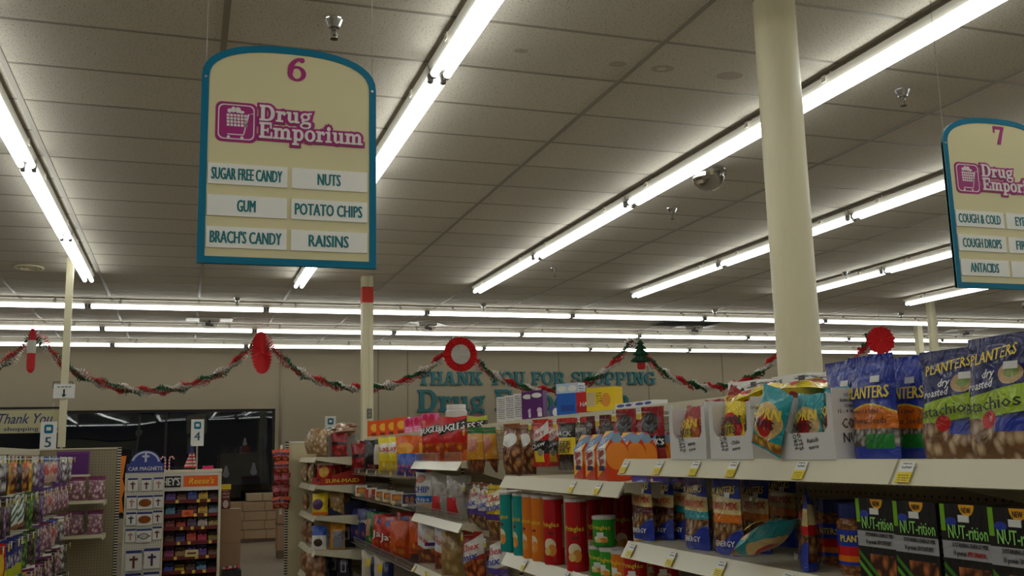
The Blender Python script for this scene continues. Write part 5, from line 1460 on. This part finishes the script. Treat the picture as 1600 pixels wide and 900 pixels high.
tray((1.40, 9.22, 1.017), .44, .36, .05, .16, mat('tray_navy', srgb(20, 24, 60), .5), mat('tray_navy_in', srgb(16, 18, 44), .5), 'dark navy tray on the third shelf of the far bay')
# flat bags heaped on top of the far bay
for j, (x, y, z) in enumerate(((1.36, 9.5, 1.752), (1.40, 9.22, 1.752), (1.38, 9.37, 1.80))):
    o = put('peanut_log', x, y, z, 0, j, 1.1, label='tan bag heaped on top of the far bay, %s' % ['left', 'right', 'uppermost'][j], group='bags heaped on the far bay')
    o.rotation_euler = (-PI / 2, .05 * j, PI + .3 * (j - 1))
t = thing('display_rack', 'low grey bin under the heaped bags of the far bay', 'bin', (1.38, 9.40, 1.532))
MB().box(-.13, .13, -.30, .30, .0, .19).build('body', mat('bin_grey', srgb(150, 148, 142), .5), t)
MB().box(-.135, .135, -.305, .305, .19, .198).build('rim', mat('bin_rim', srgb(180, 178, 170), .5), t)
# end panel of the snack gondola, seen from inside
t = thing('end_panel', 'beige end panel closing the far end of the snack gondola', 'panel', (0, 10.17, 0))
MB().box(1.0, 2.40, -.012, .012, 0, 1.675).build('board', mat('end_board', srgb(200, 188, 152), .5, noise=.03, scale=3), t)
MB().box(.968, .998, -.02, .02, 0, 1.69).build('slotted_upright', M_slot, t)
MB().box(.968, 2.40, -.02, .02, 1.676, 1.692).build('top_cap', M_white_metal, t)
# strip of small orange bags clipped to the end panel
t = thing('clip_strip', 'hanging clip strip beside the far end panel', 'clip strip', (.925, 10.14, 0))
MB().box(-.012, .012, -.002, .002, .98, 1.66).build('strip', M_white_paper, t)
for k in range(6): MB().box(-.012, .012, -.008, -.002, 1.60 - k * .11, 1.61 - k * .11).build('clip', M_wire, t)
chip('mini_orange', 'small orange nut packet', .085, .12, .03, srgb(220, 84, 36), [('band', .5, .7, srgb(60, 30, 80)), ('vor', 0., .4, srgb(226, 120, 60), srgb(120, 30, 30), 5.)], [], 'hang')
chip('mini_red', 'small red nut packet', .085, .12, .03, srgb(150, 24, 40), [('band', .4, .7, srgb(180, 90, 100)), ('vor', 0., .3, srgb(200, 80, 60), srgb(90, 20, 30), 5.)], [], 'hang')
for k in range(10):
    put('mini_orange' if k in (0, 1, 2, 3, 8, 9) else 'mini_red', .925 + (.03 if k % 2 else -.035), 10.105 - .012 * (k % 2), 1.50 - (k // 2) * .115, rnd.uniform(-.3, .3), k % 2, 1., roll=rnd.uniform(-.25, .25),
        label='small packet on the clip strip, %s row from the top, %s' % (ORD[k // 2], 'right' if k % 2 else 'left'), group='packets on the clip strip')

# ------------------------------------------------------------------ left gondola with hanging goods
XLB = -1.27
LSEC = []
for i, (y0, y1, lb) in enumerate(((4.7, 6.45, 'near toy gondola section at the left edge'), (6.45, 8.2, 'middle toy gondola section hung with packets'), (8.2, 9.93, 'far toy gondola section next to the pegboard end panel'))):
    ym, hw = (y0 + y1) / 2, (y1 - y0) / 2
    t = thing('gondola_section', lb, 'shelving', (XLB, ym, 0), 0, 'toy gondola sections'); LSEC.append((y0, y1, t))
    MB().box(-.015, .015, -hw + .02, hw - .02, .16, 1.61).build('back_panel', M_pegy, t)
    MB().box(-.02, .02, -hw, hw, 1.61, 1.66).build('top_rail', M_shelf, t)
    MB().box(-.03, .03, hw - .02, hw - .001, 0, 1.61).build('upright', M_slot, t)
    MB().box(.03, .42, -hw + .004, hw - .004, 0, .16).build('base_deck', M_shelf, t)
for k, w_, h_, d_, base, ops in (('toy_yellow', .11, .21, .035, srgb(226, 176, 30), [('vor', .1, .7, srgb(250, 210, 60), srgb(170, 110, 20), 5.), ('band', .8, 1., srgb(60, 40, 30))]),
    ('toy_amber', .12, .21, .04, srgb(150, 84, 30), [('vor', .05, .6, srgb(220, 150, 60), srgb(70, 40, 26), 5.), ('band', .72, .86, srgb(230, 120, 40))]),
    ('toy_purple', .11, .22, .03, srgb(96, 60, 130), [('vor', .1, .8, srgb(176, 150, 190), srgb(80, 50, 100), 6.)]),
    ('toy_clear', .13, .20, .05, srgb(176, 168, 164), [('vor', .0, .8, srgb(226, 222, 220), srgb(70, 60, 66), 4.), ('band', .82, 1., srgb(230, 230, 226))]),
    ('toy_redyellow', .11, .22, .04, srgb(196, 30, 30), [('rect', .4, .8, .05, .75, srgb(240, 196, 40)), ('band', 0., .2, srgb(40, 44, 70))]),
    ('toy_green', .09, .22, .03, srgb(70, 120, 40), [('band', .1, .8, srgb(90, 150, 50)), ('vor', .1, .7, srgb(130, 190, 70), srgb(40, 70, 30), 6.)]),
    ('toy_blue', .10, .23, .03, srgb(40, 50, 130), [('band', .0, .3, srgb(190, 200, 40)), ('band', .3, .62, srgb(190, 180, 180)), ('vor', .3, .62, srgb(220, 214, 210), srgb(60, 60, 110), 6.)]),
    ('toy_teal', .10, .22, .03, srgb(20, 120, 110), [('rect', .4, 1., 0., 1., srgb(206, 160, 60))]),
    ('toy_dark', .12, .21, .04, srgb(46, 34, 36), [('vor', .1, .8, srgb(120, 96, 96), srgb(30, 22, 26), 5.)]),
    ('toy_stripe', .14, .19, .05, srgb(226, 226, 220), [('band', .1, .2, srgb(40, 110, 70), .8), ('band', .3, .4, srgb(40, 110, 70), .8), ('band', .5, .6, srgb(40, 110, 70), .8), ('band', .7, .8, srgb(40, 110, 70), .8), ('diag', -.1, .3, srgb(150, 100, 60))]),
    ('toy_mauve', .13, .19, .05, srgb(190, 150, 160), [('vor', 0., .8, srgb(226, 200, 200), srgb(130, 80, 100), 6.), ('band', .82, 1., srgb(120, 40, 90))]),
    ('toy_pinkface', .12, .18, .04, srgb(206, 170, 160), [('ell', .5, .5, .3, .2, srgb(190, 80, 70)), ('band', .8, 1., srgb(60, 100, 190))])):
    nm = {'toy_yellow': 'yellow', 'toy_amber': 'amber and brown', 'toy_purple': 'lilac', 'toy_clear': 'clear', 'toy_redyellow': 'red and yellow', 'toy_green': 'green', 'toy_blue': 'navy and lime', 'toy_teal': 'teal and gold', 'toy_dark': 'dark brown', 'toy_stripe': 'white and green striped', 'toy_mauve': 'mauve', 'toy_pinkface': 'pink and blue'}[k]
    chip(k, nm + ' hanging packet', w_, h_, d_, base, ops, [], 'hang', 'packet', 'hanging_packet')
LROWS = [(1.585, 'top', ['toy_clear', 'toy_clear', 'toy_dark', 'toy_yellow', 'toy_amber', 'toy_dark', 'toy_amber', 'toy_yellow', 'toy_clear', 'toy_purple', 'toy_purple', 'toy_pinkface', 'toy_pinkface', 'toy_pinkface', 'toy_purple', 'toy_clear', 'toy_purple', 'toy_clear']),
         (1.365, 'second', ['toy_dark', 'toy_dark', 'toy_purple', 'toy_dark', 'toy_stripe', 'toy_stripe', 'toy_dark', 'toy_green', 'toy_green', 'toy_dark', 'toy_purple', 'toy_mauve', 'toy_pinkface', 'toy_mauve', 'toy_mauve', 'toy_mauve', 'toy_mauve', 'toy_clear']),
         (1.125, 'third', ['toy_teal', 'toy_redyellow', 'toy_redyellow', 'toy_blue', 'toy_blue', 'toy_blue', 'toy_blue', 'toy_green', 'toy_dark', 'toy_green', 'toy_purple', 'toy_mauve', 'toy_mauve', 'toy_pinkface', 'toy_mauve', 'toy_clear', 'toy_mauve', 'toy_mauve']),
         (.885, 'fourth', ['toy_dark', 'toy_clear', 'toy_dark', 'toy_dark', 'toy_clear', 'toy_green', 'toy_green', 'toy_teal', 'toy_mauve', 'toy_clear', 'toy_mauve', 'toy_dark', 'toy_mauve', 'toy_clear', 'toy_dark', 'toy_mauve', 'toy_clear', 'toy_dark']),
         (.65, 'fifth', ['toy_dark', 'toy_clear', 'toy_dark', 'toy_mauve', 'toy_clear', 'toy_dark', 'toy_green', 'toy_dark', 'toy_mauve', 'toy_clear', 'toy_mauve', 'toy_dark', 'toy_mauve', 'toy_clear', 'toy_dark', 'toy_mauve', 'toy_clear', 'toy_dark'])]
for zr, rn, ks in LROWS:
    y = 5.0
    for i, k in enumerate([ks[1], ks[3], ks[0], ks[2]] + ks):
        i -= 4
        xx = -.93 + rnd.uniform(-.012, .012)
        K = KINDS[k]
        lb = '%s, %s from the left edge in the %s row' % (K['desc'], ORD[i], rn) if i >= 0 else '%s, %s row, outside the left edge, %s' % (K['desc'], rn, ORD[i + 4])
        put(k, xx, y, zr - K['h'], PI / 2 - .55 + rnd.uniform(-.2, .2), i % 3, 1., roll=rnd.uniform(-.06, .06), label=lb, group='packets in the %s row of the toy gondola' % rn)
        for a, b_, t in LSEC:
            if a <= y < b_: hook(t, t.location, XLB + .015, xx + .05, y, zr - .016, 1)
        y += .155 + .006 * max(0, i)
# extra shelf with clear bags and a purple box at the far end
t = LSEC[2][2]
for z in (1.20, .90):
    sh = MB().box(.03, .60, .52, .82, z - .025, z).build('shelf', M_shelf, t)
    MB().box(.60, .612, .52, .82, z - .04, z).build('price_channel', M_lip, sh)
o = thing('gift_box', 'purple box at the top of the left gondola by the pegboard', 'box', (-.95, 9.78, 1.43))
MB().box(-.13, .13, -.05, .05, 0, .18).build('body', mat('purple_card', srgb(92, 30, 110), .5), o)
MB().box(-.134, .134, -.054, .054, .18, .205).build('lid', mat('purple_card_lid', srgb(110, 36, 130), .5), o)
t2 = LSEC[2][2]; MB().box(.16, .46, .66, .80, 1.41, 1.43).build('shelf', M_shelf, t2)
for j, (x, z) in enumerate(((-.90, 1.202), (-.74, 1.202), (-.90, .902), (-.74, .902))):
    put('toy_mauve', x, 9.72, z, .15 * j, j % 3, 1.1, label='mauve bag on the small far shelf of the left gondola, %s %s' % ('upper' if z > 1 else 'lower', 'right' if j % 2 else 'left'), group='mauve bags on the small far shelves')
o = thing('end_panel', 'beige pegboard end panel of the left gondola', 'panel', (0, 9.97, 0))
MB().box(-2.0, -.592, -.012, .012, 0, 1.655).build('pegboard', M_pegx, o)
MB().box(-.59, -.558, -.02, .02, 0, 1.668).build('slotted_upright', M_slot, o)
MB().box(-2.0, -.592, -.02, .02, 1.656, 1.668).build('top_cap', M_shelf, o)
# long row of white hook tips above the top row
o = thing('yellow_strip', 'yellow strip lying on the toy gondola top', 'strip', (-1.27, 6.2, 1.661))
MB().box(-.03, .03, -.35, .35, 0, .02).build('body', mat('strip_yellow', srgb(230, 210, 60), .5), o)
MB().box(-.03, .03, -.02, .02, .02, .032).build('tab', mat('strip_yellow', srgb(230, 210, 60), .5), o)
# ------------------------------------------------------------------ checkout end
M_card = mat('card_white', srgb(220, 218, 212), .5); M_blue_card = mat('card_blue', srgb(40, 50, 120), .5)
M_cross = mat('cross_brown', srgb(96, 34, 40), .5); M_crossb = mat('cross_navy', srgb(52, 36, 84), .5)
rk = thing('magnet_rack', 'white pegboard rack of car magnets with blue arched header', 'display rack', (-.42, 12.3, 0))
MB().box(-.205, .205, .0, .03, .1, 1.40).build('back_board', peg_mat('magnet_pegboard', srgb(206, 202, 190), 'x'), rk)
MB().box(-.225, .225, -.14, .17, 0, .1).build('base', M_black, rk)
MB().box(-.215, -.205, -.005, .035, .1, 1.40).build('side_post', M_cream_metal, rk); MB().box(.205, .215, -.005, .035, .1, 1.40).build('side_post', M_cream_metal, rk)
hd = [(-.205, 1.40), (.205, 1.40), (.205, 1.50), (.17, 1.505)] + [(.17 * math.cos(PI * k / 16), 1.505 + .15 * math.sin(PI * k / 16)) for k in range(1, 16)] + [(-.17, 1.505), (-.205, 1.50)]
h_ = MB().prism(hd, -.006, .004).build('header', mat('header_blue', srgb(50, 62, 140), .45, noise=.25, scale=6), rk)
lettering('lettering', 'CAR MAGNETS', .062, ink(230, 230, 226), h_, (0, -.008, 1.445), fit=.37, bold=.01)
MB().prism([(-.012, 1.52), (.012, 1.52), (.012, 1.575), (.04, 1.575), (.04, 1.597), (.012, 1.597), (.012, 1.635), (-.012, 1.635), (-.012, 1.597), (-.04, 1.597), (-.04, 1.575), (-.012, 1.575)], -.009, -.0065).build('cross', ink(190, 196, 214), h_)
ab = MB()
for k in range(14):
    a0, a1 = PI * (k + .5) / 16 + .05, PI * (k + 1.35) / 16 + .05
    ab.face([(r * math.cos(a), -.008, 1.505 + r * .88 * math.sin(a)) for r, a in ((.135, a0), (.158, a0), (.158, a1), (.135, a1))])
ab.build('arched_band', ink(210, 212, 222), h_)
def magnet(x, z, w, h, kind_, label):
    t = thing('magnet_card', label, 'magnet', (x, 12.285, z), 0, 'magnet cards on the rack')
    MB().box(-w / 2, w / 2, -.004, 0, -h / 2, h / 2).build('backing', M_card, t)
    MB().box(-w / 2, w / 2, -.0052, -.0042, h / 2 - h * .14, h / 2).build('header_strip', M_blue_card, t)
    if kind_ in ('b', 'n', 'p'):
        k = min(w, h) * .42; c = {'b': M_cross, 'n': M_crossb, 'p': mat('cross_pink', srgb(180, 120, 110), .5)}[kind_]; q = k * .32; z0 = -h * .06
        MB().prism([(-q / 2, z0 - k), (q / 2, z0 - k), (q / 2, z0 + k * .22), (k * .62, z0 + k * .22), (k * .62, z0 + k * .22 + q), (q / 2, z0 + k * .22 + q), (q / 2, z0 + k * .9), (-q / 2, z0 + k * .9), (-q / 2, z0 + k * .22 + q), (-k * .62, z0 + k * .22 + q), (-k * .62, z0 + k * .22), (-q / 2, z0 + k * .22)], -.009, -.0045).build('cross_magnet', c, t)
    elif kind_ == 'o':
        MB().prism([(w * .41 * math.cos(2 * PI * k / 24), h * .29 * math.sin(2 * PI * k / 24) - h * .05) for k in range(24)], -.010, -.0045).build('oval_magnet', mat('oval_bronze', srgb(150, 84, 36), .3, metal=.5), t)
    else:
        m = MB()
        for s in (-1, 1):
            P = []
            for k in range(13):
                xx = -w * .36 + w * .78 * k / 12; P.append((xx, -.006, s * h * .20 * math.sin(PI * min(1, (k + .001) / 12 * 1.12)) * (1 if k < 11.5 else 0) - h * .05))
            m.tube(P, .0045, 5)
        m.tube([(-w * .42, -.006, h * .08), (-w * .36, -.006, -h * .05), (-w * .42, -.006, -h * .18)], .0045, 5)
        m.build('fish_outline', M_black, t); lettering('print', 'JESUS', .03, M_black, t, (.005, -.0055, -h * .05), fit=w * .4)
for i, (x, z, w_, h2, k, l) in enumerate(((-.55, 1.268, .105, .145, 'b', 'small cross magnet card, top row left'), (-.402, 1.263, .105, .145, 'b', 'small cross magnet card, top row middle'), (-.27, 1.268, .105, .145, 'p', 'small patterned cross magnet card, top row right'),
    (-.555, 1.069, .105, .145, 'p', 'pale cross magnet card, second row left'), (-.41, 1.064, .165, .15, 'o', 'bronze oval magnet card, upper of two'), (-.268, 1.068, .10, .145, 'b', 'dark cross magnet card, second row right'),
    (-.555, .882, .105, .145, 'n', 'dark cross magnet card, third row left'), (-.41, .876, .165, .15, 'o', 'bronze oval magnet card, lower of two'), (-.268, .89, .10, .145, 'b', 'dark cross magnet card, third row right'),
    (-.555, .696, .105, .145, 'p', 'pinkish cross magnet card, fourth row left'), (-.41, .689, .165, .15, 'f', 'fish outline magnet card below the ovals'), (-.268, .71, .10, .145, 'b', 'dark cross magnet card, fourth row right'),
    (-.51, .415, .17, .225, 'b', 'large brown cross magnet card, lower left'), (-.315, .43, .17, .225, 'n', 'large navy cross magnet card, lower right'), (-.51, .175, .17, .2, 'n', 'bottom large magnet card, left'), (-.315, .18, .17, .2, 'b', 'bottom large magnet card, right'))):
    magnet(x, z, w_, h2, k, l)
# candy rack
cr = thing('candy_rack', 'cream candy rack with orange and black header at the checkout', 'display rack', (-.012, 12.55, 0))
W2 = .437
MB().box(-W2, W2, .28, .30, 0, 1.38).build('back_panel', mat('rack_back', srgb(60, 40, 36), .6), cr)
for s in (-1, 1): MB().box(s * W2 - .015, s * W2 + .015, 0, .30, 0, 1.38).build('side_panel', M_cream_metal, cr)
MB().box(-W2 - .02, W2 + .02, -.02, .32, 1.38, 1.415).build('top', M_cream_metal, cr)
h_ = MB().box(-W2 + .015, W2 - .015, -.012, 0, 1.17, 1.38).build('header', M_card, cr)
MB().box(-W2 + .02, -.015, -.016, -.0125, 1.215, 1.345).build('dark_panel', M_black, h_)
lettering('lettering', "HERSHEY'S", .13, ink(226, 226, 220), h_, (-.215, -.018, 1.28), fit=.375, bold=.03)
MB().box(.015, W2 - .025, -.016, -.0125, 1.215, 1.345).build('orange_panel', mat('header_orange', srgb(236, 98, 22), .45), h_)
lettering('lettering', "Reese's", .10, ink(246, 210, 60), h_, (.215, -.018, 1.282), fit=.29, shear=.25, bold=.012)
M_rail = mat('maroon_rail', srgb(110, 28, 34), .45)
boxes = {}
SHV = (1.055, .89, .74, .57, .40, .235, .07)
cols = [(178, 140, 90), (96, 60, 150), (110, 70, 160), (120, 76, 50), (60, 76, 170), (226, 180, 40), (70, 36, 30), (90, 150, 190), (60, 34, 40), (90, 40, 40), (226, 170, 60), (150, 160, 190), (130, 40, 36), (190, 60, 40), (90, 60, 90), (206, 190, 180), (200, 176, 110), (80, 36, 34), (70, 70, 130), (206, 60, 40), (190, 40, 70), (150, 130, 60), (160, 60, 110)]
for si, z in enumerate(SHV):
    sh = MB().box(-W2 + .016, W2 - .016, .02, .279, z - .012, z).build('shelf', mat('rack_shelf', srgb(84, 60, 52), .5), cr)
    MB().box(-W2 + .016, W2 - .016, .008, .02, z - .03, z + .012).build('rail', M_rail, sh)
    for k in range(3):
        x = -.05 + .15 * k + .03 * ((si * 7 + k * 3) % 4)
        MB().box(x - .018, x + .018, .005, .0078, z - .028, z + .008).build('price_tag', mat('rack_tag', srgb(230, 206, 80), .5), sh)
    n = 7
    for k in range(n):
        c = cols[(si * 5 + k) % len(cols)]; hh = .075 + .02 * ((si * 3 + k * 5) % 3) - (.03 if si == 5 else 0)
        x = -.012 - W2 + .067 + k * .1235
        nm = 'candybox_%d' % ((si * 5 + k) % len(cols))
        if nm not in boxes:
            boxes[nm] = pmat(nm, srgb(*c), [('rect', .1, .9, .25, .7, srgb(*[min(255, int(v * .6 + 80)) for v in c])), ('lines', .15, .85, .3, .65, srgb(*[int(v * .5) for v in c]), 5)], rough=.4, wr=0)
        b_ = MB(); w3, d3 = .055, .10
        b_.box(-w3, w3, -d3, d3, 0, hh * .62); b_.prism([(-w3, hh * .62), (w3, hh * .62), (w3, hh * .66), (-w3, hh * .66)], d3 - .01, d3)
        t = thing('candy_box', '%s candy box from the left, %s shelf of the candy rack' % (ORD[k], ORD[si]), 'candy box', (x, 12.55 + .145, z + .0005), 0, 'candy boxes on the checkout rack')
        MB().box(-w3, w3, -d3, d3, 0, hh * .6).build('tray', boxes[nm], t)
        for q in range(4): MB().box(-w3 + .004 + q * .026, -w3 + .026 + q * .026, -d3 + .01, d3 - .02, hh * .6, hh * (.78 + .1 * (q % 2))).build('candy_bar', boxes[nm], t)
        MB().box(-w3, w3, d3 - .006, d3 - .002, hh * .6, hh * 1.25).build('header_card', boxes[nm], t)
o = thing('price_card', 'orange price card on the candy rack', 'price card', (.06, 12.545, .868)); MB().box(-.065, .065, -.004, 0, 0, .075).build('card', mat('card_orange', srgb(232, 100, 40), .5), o); lettering('print', '68c', .05, M_black, o, (0, -.005, .038), fit=.06)
o = thing('price_card', 'cream price card low on the candy rack', 'price card', (.12, 12.545, .40)); MB().box(-.075, .075, -.004, 0, 0, .08).build('card', mat('card_cream', srgb(220, 200, 130), .5), o); MB().box(-.05, .05, -.0052, -.0042, .03, .05).build('print', M_cross, o)
# lane markers
def lane(num, x, y, zt, base, label):
    t = thing('lane_marker', label, 'sign', (x, y, 0))
    MB().box(-.077, .077, -.006, .006, zt - .33, zt).build('card', M_white_paper, t)
    MB().tube([(0, .008, base), (0, .008, zt - .1)], .011, 8).build('post', M_wire, t)
    MB().box(-.06, .06, -.05, .07, base - .012 if base > .1 else 0, base + .003 if base > .1 else .015).build('foot', M_wire, t)
    b_ = MB().prism([(.042 * max(-1, min(1, 1.25 * math.cos(2 * PI * k / 20))), zt - .075 + .045 * max(-1, min(1, 1.25 * math.sin(2 * PI * k / 20)))) for k in range(20)], -.0085, -.0065).build('emblem', M_sign_teal, t)
    MB().box(-.022, .022, -.0095, -.0086, zt - .09, zt - .055).build('emblem_cart', M_white_paper, b_)
    lettering('number', num, .15, mat('number_teal', srgb(20, 90, 120), .5), t, (0, -.0075, zt - .21), bold=.02)
lane('4', .152, 12.98, 2.03, 0.0, 'white lane marker card numbered 4 above the candy rack')
lane('5', -1.335, 11.2, 1.96, 0.0, 'white lane marker card numbered 5 in front of the banner')
lane('2', 1.99, 14.3, 2.10, 0.0, 'white lane marker card numbered 2 behind the far bay')
# small things on the racks
t = thing('small_flag', 'small striped flag drooping on top of the candy rack', 'flag', (.06, 12.6, 1.415))
MB().tube([(.05, 0, 0), (.02, 0, .30)], .004, 6).build('stick', mat('stick_wood', srgb(150, 120, 80), .6), t)
MB().box(.025, .075, -.025, .025, 0, .012).build('foot', M_black, t)
for k in range(9):
    z0, z1 = .022 + k * .02, .042 + k * .02
    f0, f1 = 1 - k * .075, 1 - (k + 1) * .075
    m = MB(); n = 6
    for q in range(n):
        a0, a1 = q / n, (q + 1) / n
        P = lambda a, z, f: (.04 - .10 * f + a * .15 * f, -.012 * math.sin(a * 9), z)
        m.face([P(a0, z0, f0), P(a1, z0, f0), P(a1, z1, f1), P(a0, z1, f1)])
    m.build('stripe', M_redl if k % 2 == 0 else M_wh, t)
MB().prism([(.0, .20), (.055, .205), (.03, .28), (.015, .28)], -.016, -.012).build('canton', M_blue_ink, t)
for j, (x, s) in enumerate(((-.21, 1), (-.165, -1))):
    t = thing('candy_cane', 'striped candy cane ornament, %s of the pair beside the magnet rack' % ('left' if j == 0 else 'right'), 'candy cane', (x, 12.62, 1.416), 0, 'candy cane pair')
    P = [(0, 0, 0), (0, 0, .13)] + [(s * -.025 * (1 - math.cos(a * PI / 6)), 0, .13 + .03 * math.sin(a * PI / 6)) for a in range(1, 7)]
    seg = []
    for a, b_ in zip(P[:-1], P[1:]):
        a, b_ = Vector(a), Vector(b_); n = max(1, int((b_ - a).length / .018))
        seg += [a + (b_ - a) * k / n for k in range(n)]
    seg.append(Vector(P[-1]))
    for c in (0, 1):
        m = MB()
        for k in range(c, len(seg) - 1, 2): m.tube([seg[k], seg[k + 1]], .009, 7)
        m.build('red_stripes' if c else 'white_stripes', M_red if c else M_wh, t)['kind'] = 'stuff'
t = thing('pink_toy', 'bright pink trinket on top of the candy rack', 'trinket', (.28, 12.6, 1.415))
MB().box(-.06, .06, -.03, .03, 0, .018).build('base', mat('hot_pink', srgb(230, 40, 110), .5), t)
for k in range(4): MB().lathe([(0, 0), (.016, .0), (.018, .014), (0, .028)], 8).build('knob', mat('hot_pink', srgb(230, 40, 110)), t, loc=(-.045 + k * .03, 0, .018))
t = thing('lighter_display', 'tall blue and orange lighter display behind the pegboard panel', 'display', (-.68, 11.0, 0))
MB().box(-.11, .06, 0, .12, 0, 1.0).build('body', M_black, t)
MB().box(-.11, .02, -.004, .02, 1.02, 1.59).build('blue_panel', mat('lighter_blue', srgb(40, 60, 180), .4), t)
MB().prism([(.02, 1.02), (.105, 1.02), (.085, 1.16), (.11, 1.26), (.085, 1.36), (.10, 1.48), (.115, 1.59), (.06, 1.59), (.05, 1.4)], -.004, .02).build('orange_panel', mat('lighter_orange', srgb(236, 130, 30), .4), t)
MB().box(-.11, .05, -.008, -.0045, 1.02, 1.12).build('red_patch', mat('lighter_red', srgb(200, 40, 50), .4), t)
MB().box(-.11, .1, 0, .1, 1.0, 1.02).build('ledge', M_black, t)
# cardboard boxes, display bin and stacked bundles by the window
M_kraft = mat('kraft', srgb(150, 118, 92), .75, noise=.06, scale=5); M_kraft_d = mat('kraft_dark', srgb(96, 74, 58), .75)
def cardboard(x0, x1, y0, y1, z0, z1, label, name='cardboard_box'):
    t = thing(name, label, 'box', ((x0 + x1) / 2, (y0 + y1) / 2, z0)); w3, d3, h3 = (x1 - x0) / 2, (y1 - y0) / 2, z1 - z0
    MB().box(-w3, w3, -d3, d3, 0, h3 - .004).build('body', M_kraft, t)
    for s in (-1, 1): MB().box(min(s * w3, s * .003), max(s * w3, s * .003), -d3, d3, h3 - .004, h3).build('flap', M_kraft, t)
    MB().box(-w3 - .001, w3 + .001, -.02, .02, h3, h3 + .001).build('tape', mat('tape', srgb(170, 140, 100), .3), t)
cardboard(.46, .70, 12.95, 13.3, .0, .50, 'lower brown cardboard box beside the candy rack')
cardboard(.46, .70, 12.95, 13.3, .502, .91, 'upper brown cardboard box beside the candy rack')
t = thing('snack_carton', 'maroon carton with yellow top on the cardboard boxes', 'carton', (.515, 13.1, .913))
MB().box(-.05, .05, -.06, .06, 0, .24).build('body', pmat('maroon_print', srgb(96, 30, 34), [('ell', .5, .25, .35, .2, srgb(200, 180, 170)), ('lines', .1, .9, .5, .95, srgb(190, 150, 140), 6)], rough=.4, wr=0), t)
MB().box(-.06, .06, -.07, .07, .24, .30).build('top_band', mat('band_yellow', srgb(230, 200, 40), .5), t)
t = thing('candy_tub', 'low tub of wrapped candy beside the candy rack', 'tub', (.58, 12.78, 0))
MB().box(-.10, .12, -.12, .12, 0, .20).build('body', M_black, t)
for k in range(24): MB().lathe([(0, -.012), (.018, -.006), (.018, .008), (0, .014)], 7).build('sweet', [M_cross, M_redl, M_wh, M_crossb][k % 4], t, loc=(-.075 + (k % 6) * .033, -.09 + (k // 6) * .055, .212 + .01 * (k % 3)))
for j in range(4):
    z = .07 + j * .165
    t = thing('bundle', 'brown wrapped bundle, %s from the bottom of the stack by the window' % ORD[j], 'bundle', (1.28 - .03 * (j % 2), 19.35, z), 0, 'bundles stacked by the window')
    MB().box(-.40, .40, -.35, .35, 0, .155).build('body', mat('bundle_brown', srgb(150, 122, 90), .6, noise=.15, scale=6), t)
    for x in (-.2, .2): MB().box(x - .012, x + .012, -.352, .352, -.001, .157).build('strap', mat('strap_tan', srgb(120, 96, 70), .5), t)
t = thing('pallet', 'dark pallet under the stacked bundles', 'pallet', (1.27, 19.35, 0))
for y in (-.3, 0, .3): MB().box(-.42, .42, y - .04, y + .04, 0, .045).build('runner', M_kraft_d, t)
for k in range(5): MB().box(-.42, .42, -.36 + k * .16, -.26 + k * .16, .046, .068).build('board', M_kraft_d, t)
t = thing('bundle', 'pale wrapped bundle on top of the stack by the window', 'bundle', (1.42, 19.45, .737), 0, 'bundles stacked by the window')
MB().box(-.28, .27, -.25, .25, 0, .13).build('body', mat('bundle_pale', srgb(160, 140, 112), .6, noise=.1, scale=6), t)
MB().box(-.012, .012, -.252, .252, -.001, .132).build('strap', mat('strap_tan', srgb(120, 96, 70), .5), t)
t = thing('dump_bin', 'tall cardboard display bin behind the far end panel', 'bin', (1.56, 15.95, 0))
MB().box(-.16, .22, -.16, .2, .12, 1.02).build('body', M_kraft, t); MB().box(-.15, .21, -.15, .19, 0, .12).build('plinth', M_kraft_d, t)
MB().box(-.165, .225, -.165, .205, .5, .53).build('trim_band', M_kraft_d, t); MB().box(-.165, .225, -.165, -.15, 1.02, 1.09).build('front_lip', mat('lip_red', srgb(150, 50, 50), .6), t)
# pale snow figures stuck on the window
for j, (x, z, s) in enumerate(((.80, 1.27, .75), (1.33, 1.31, .8), (1.15, 1.85, .5))):
    t = thing('window_cling', 'pale snow-figure sticker on the shop window, %s' % ['lower left', 'lower right', 'upper'][j], 'sticker', (x, YB + .083, z), 0, 'snow figures on the window')
    M_cl = mat('cling_grey', srgb(84, 86, 92), .6)
    for nm, cz, r in (('body', -.07, .085), ('middle', .035, .06), ('head', .115, .042)):
        MB().prism([(r * s * math.cos(2 * PI * k / 14), cz * s + r * s * math.sin(2 * PI * k / 14)) for k in range(14)], -.001 - cz * .004, 0).build(nm, M_cl, t)
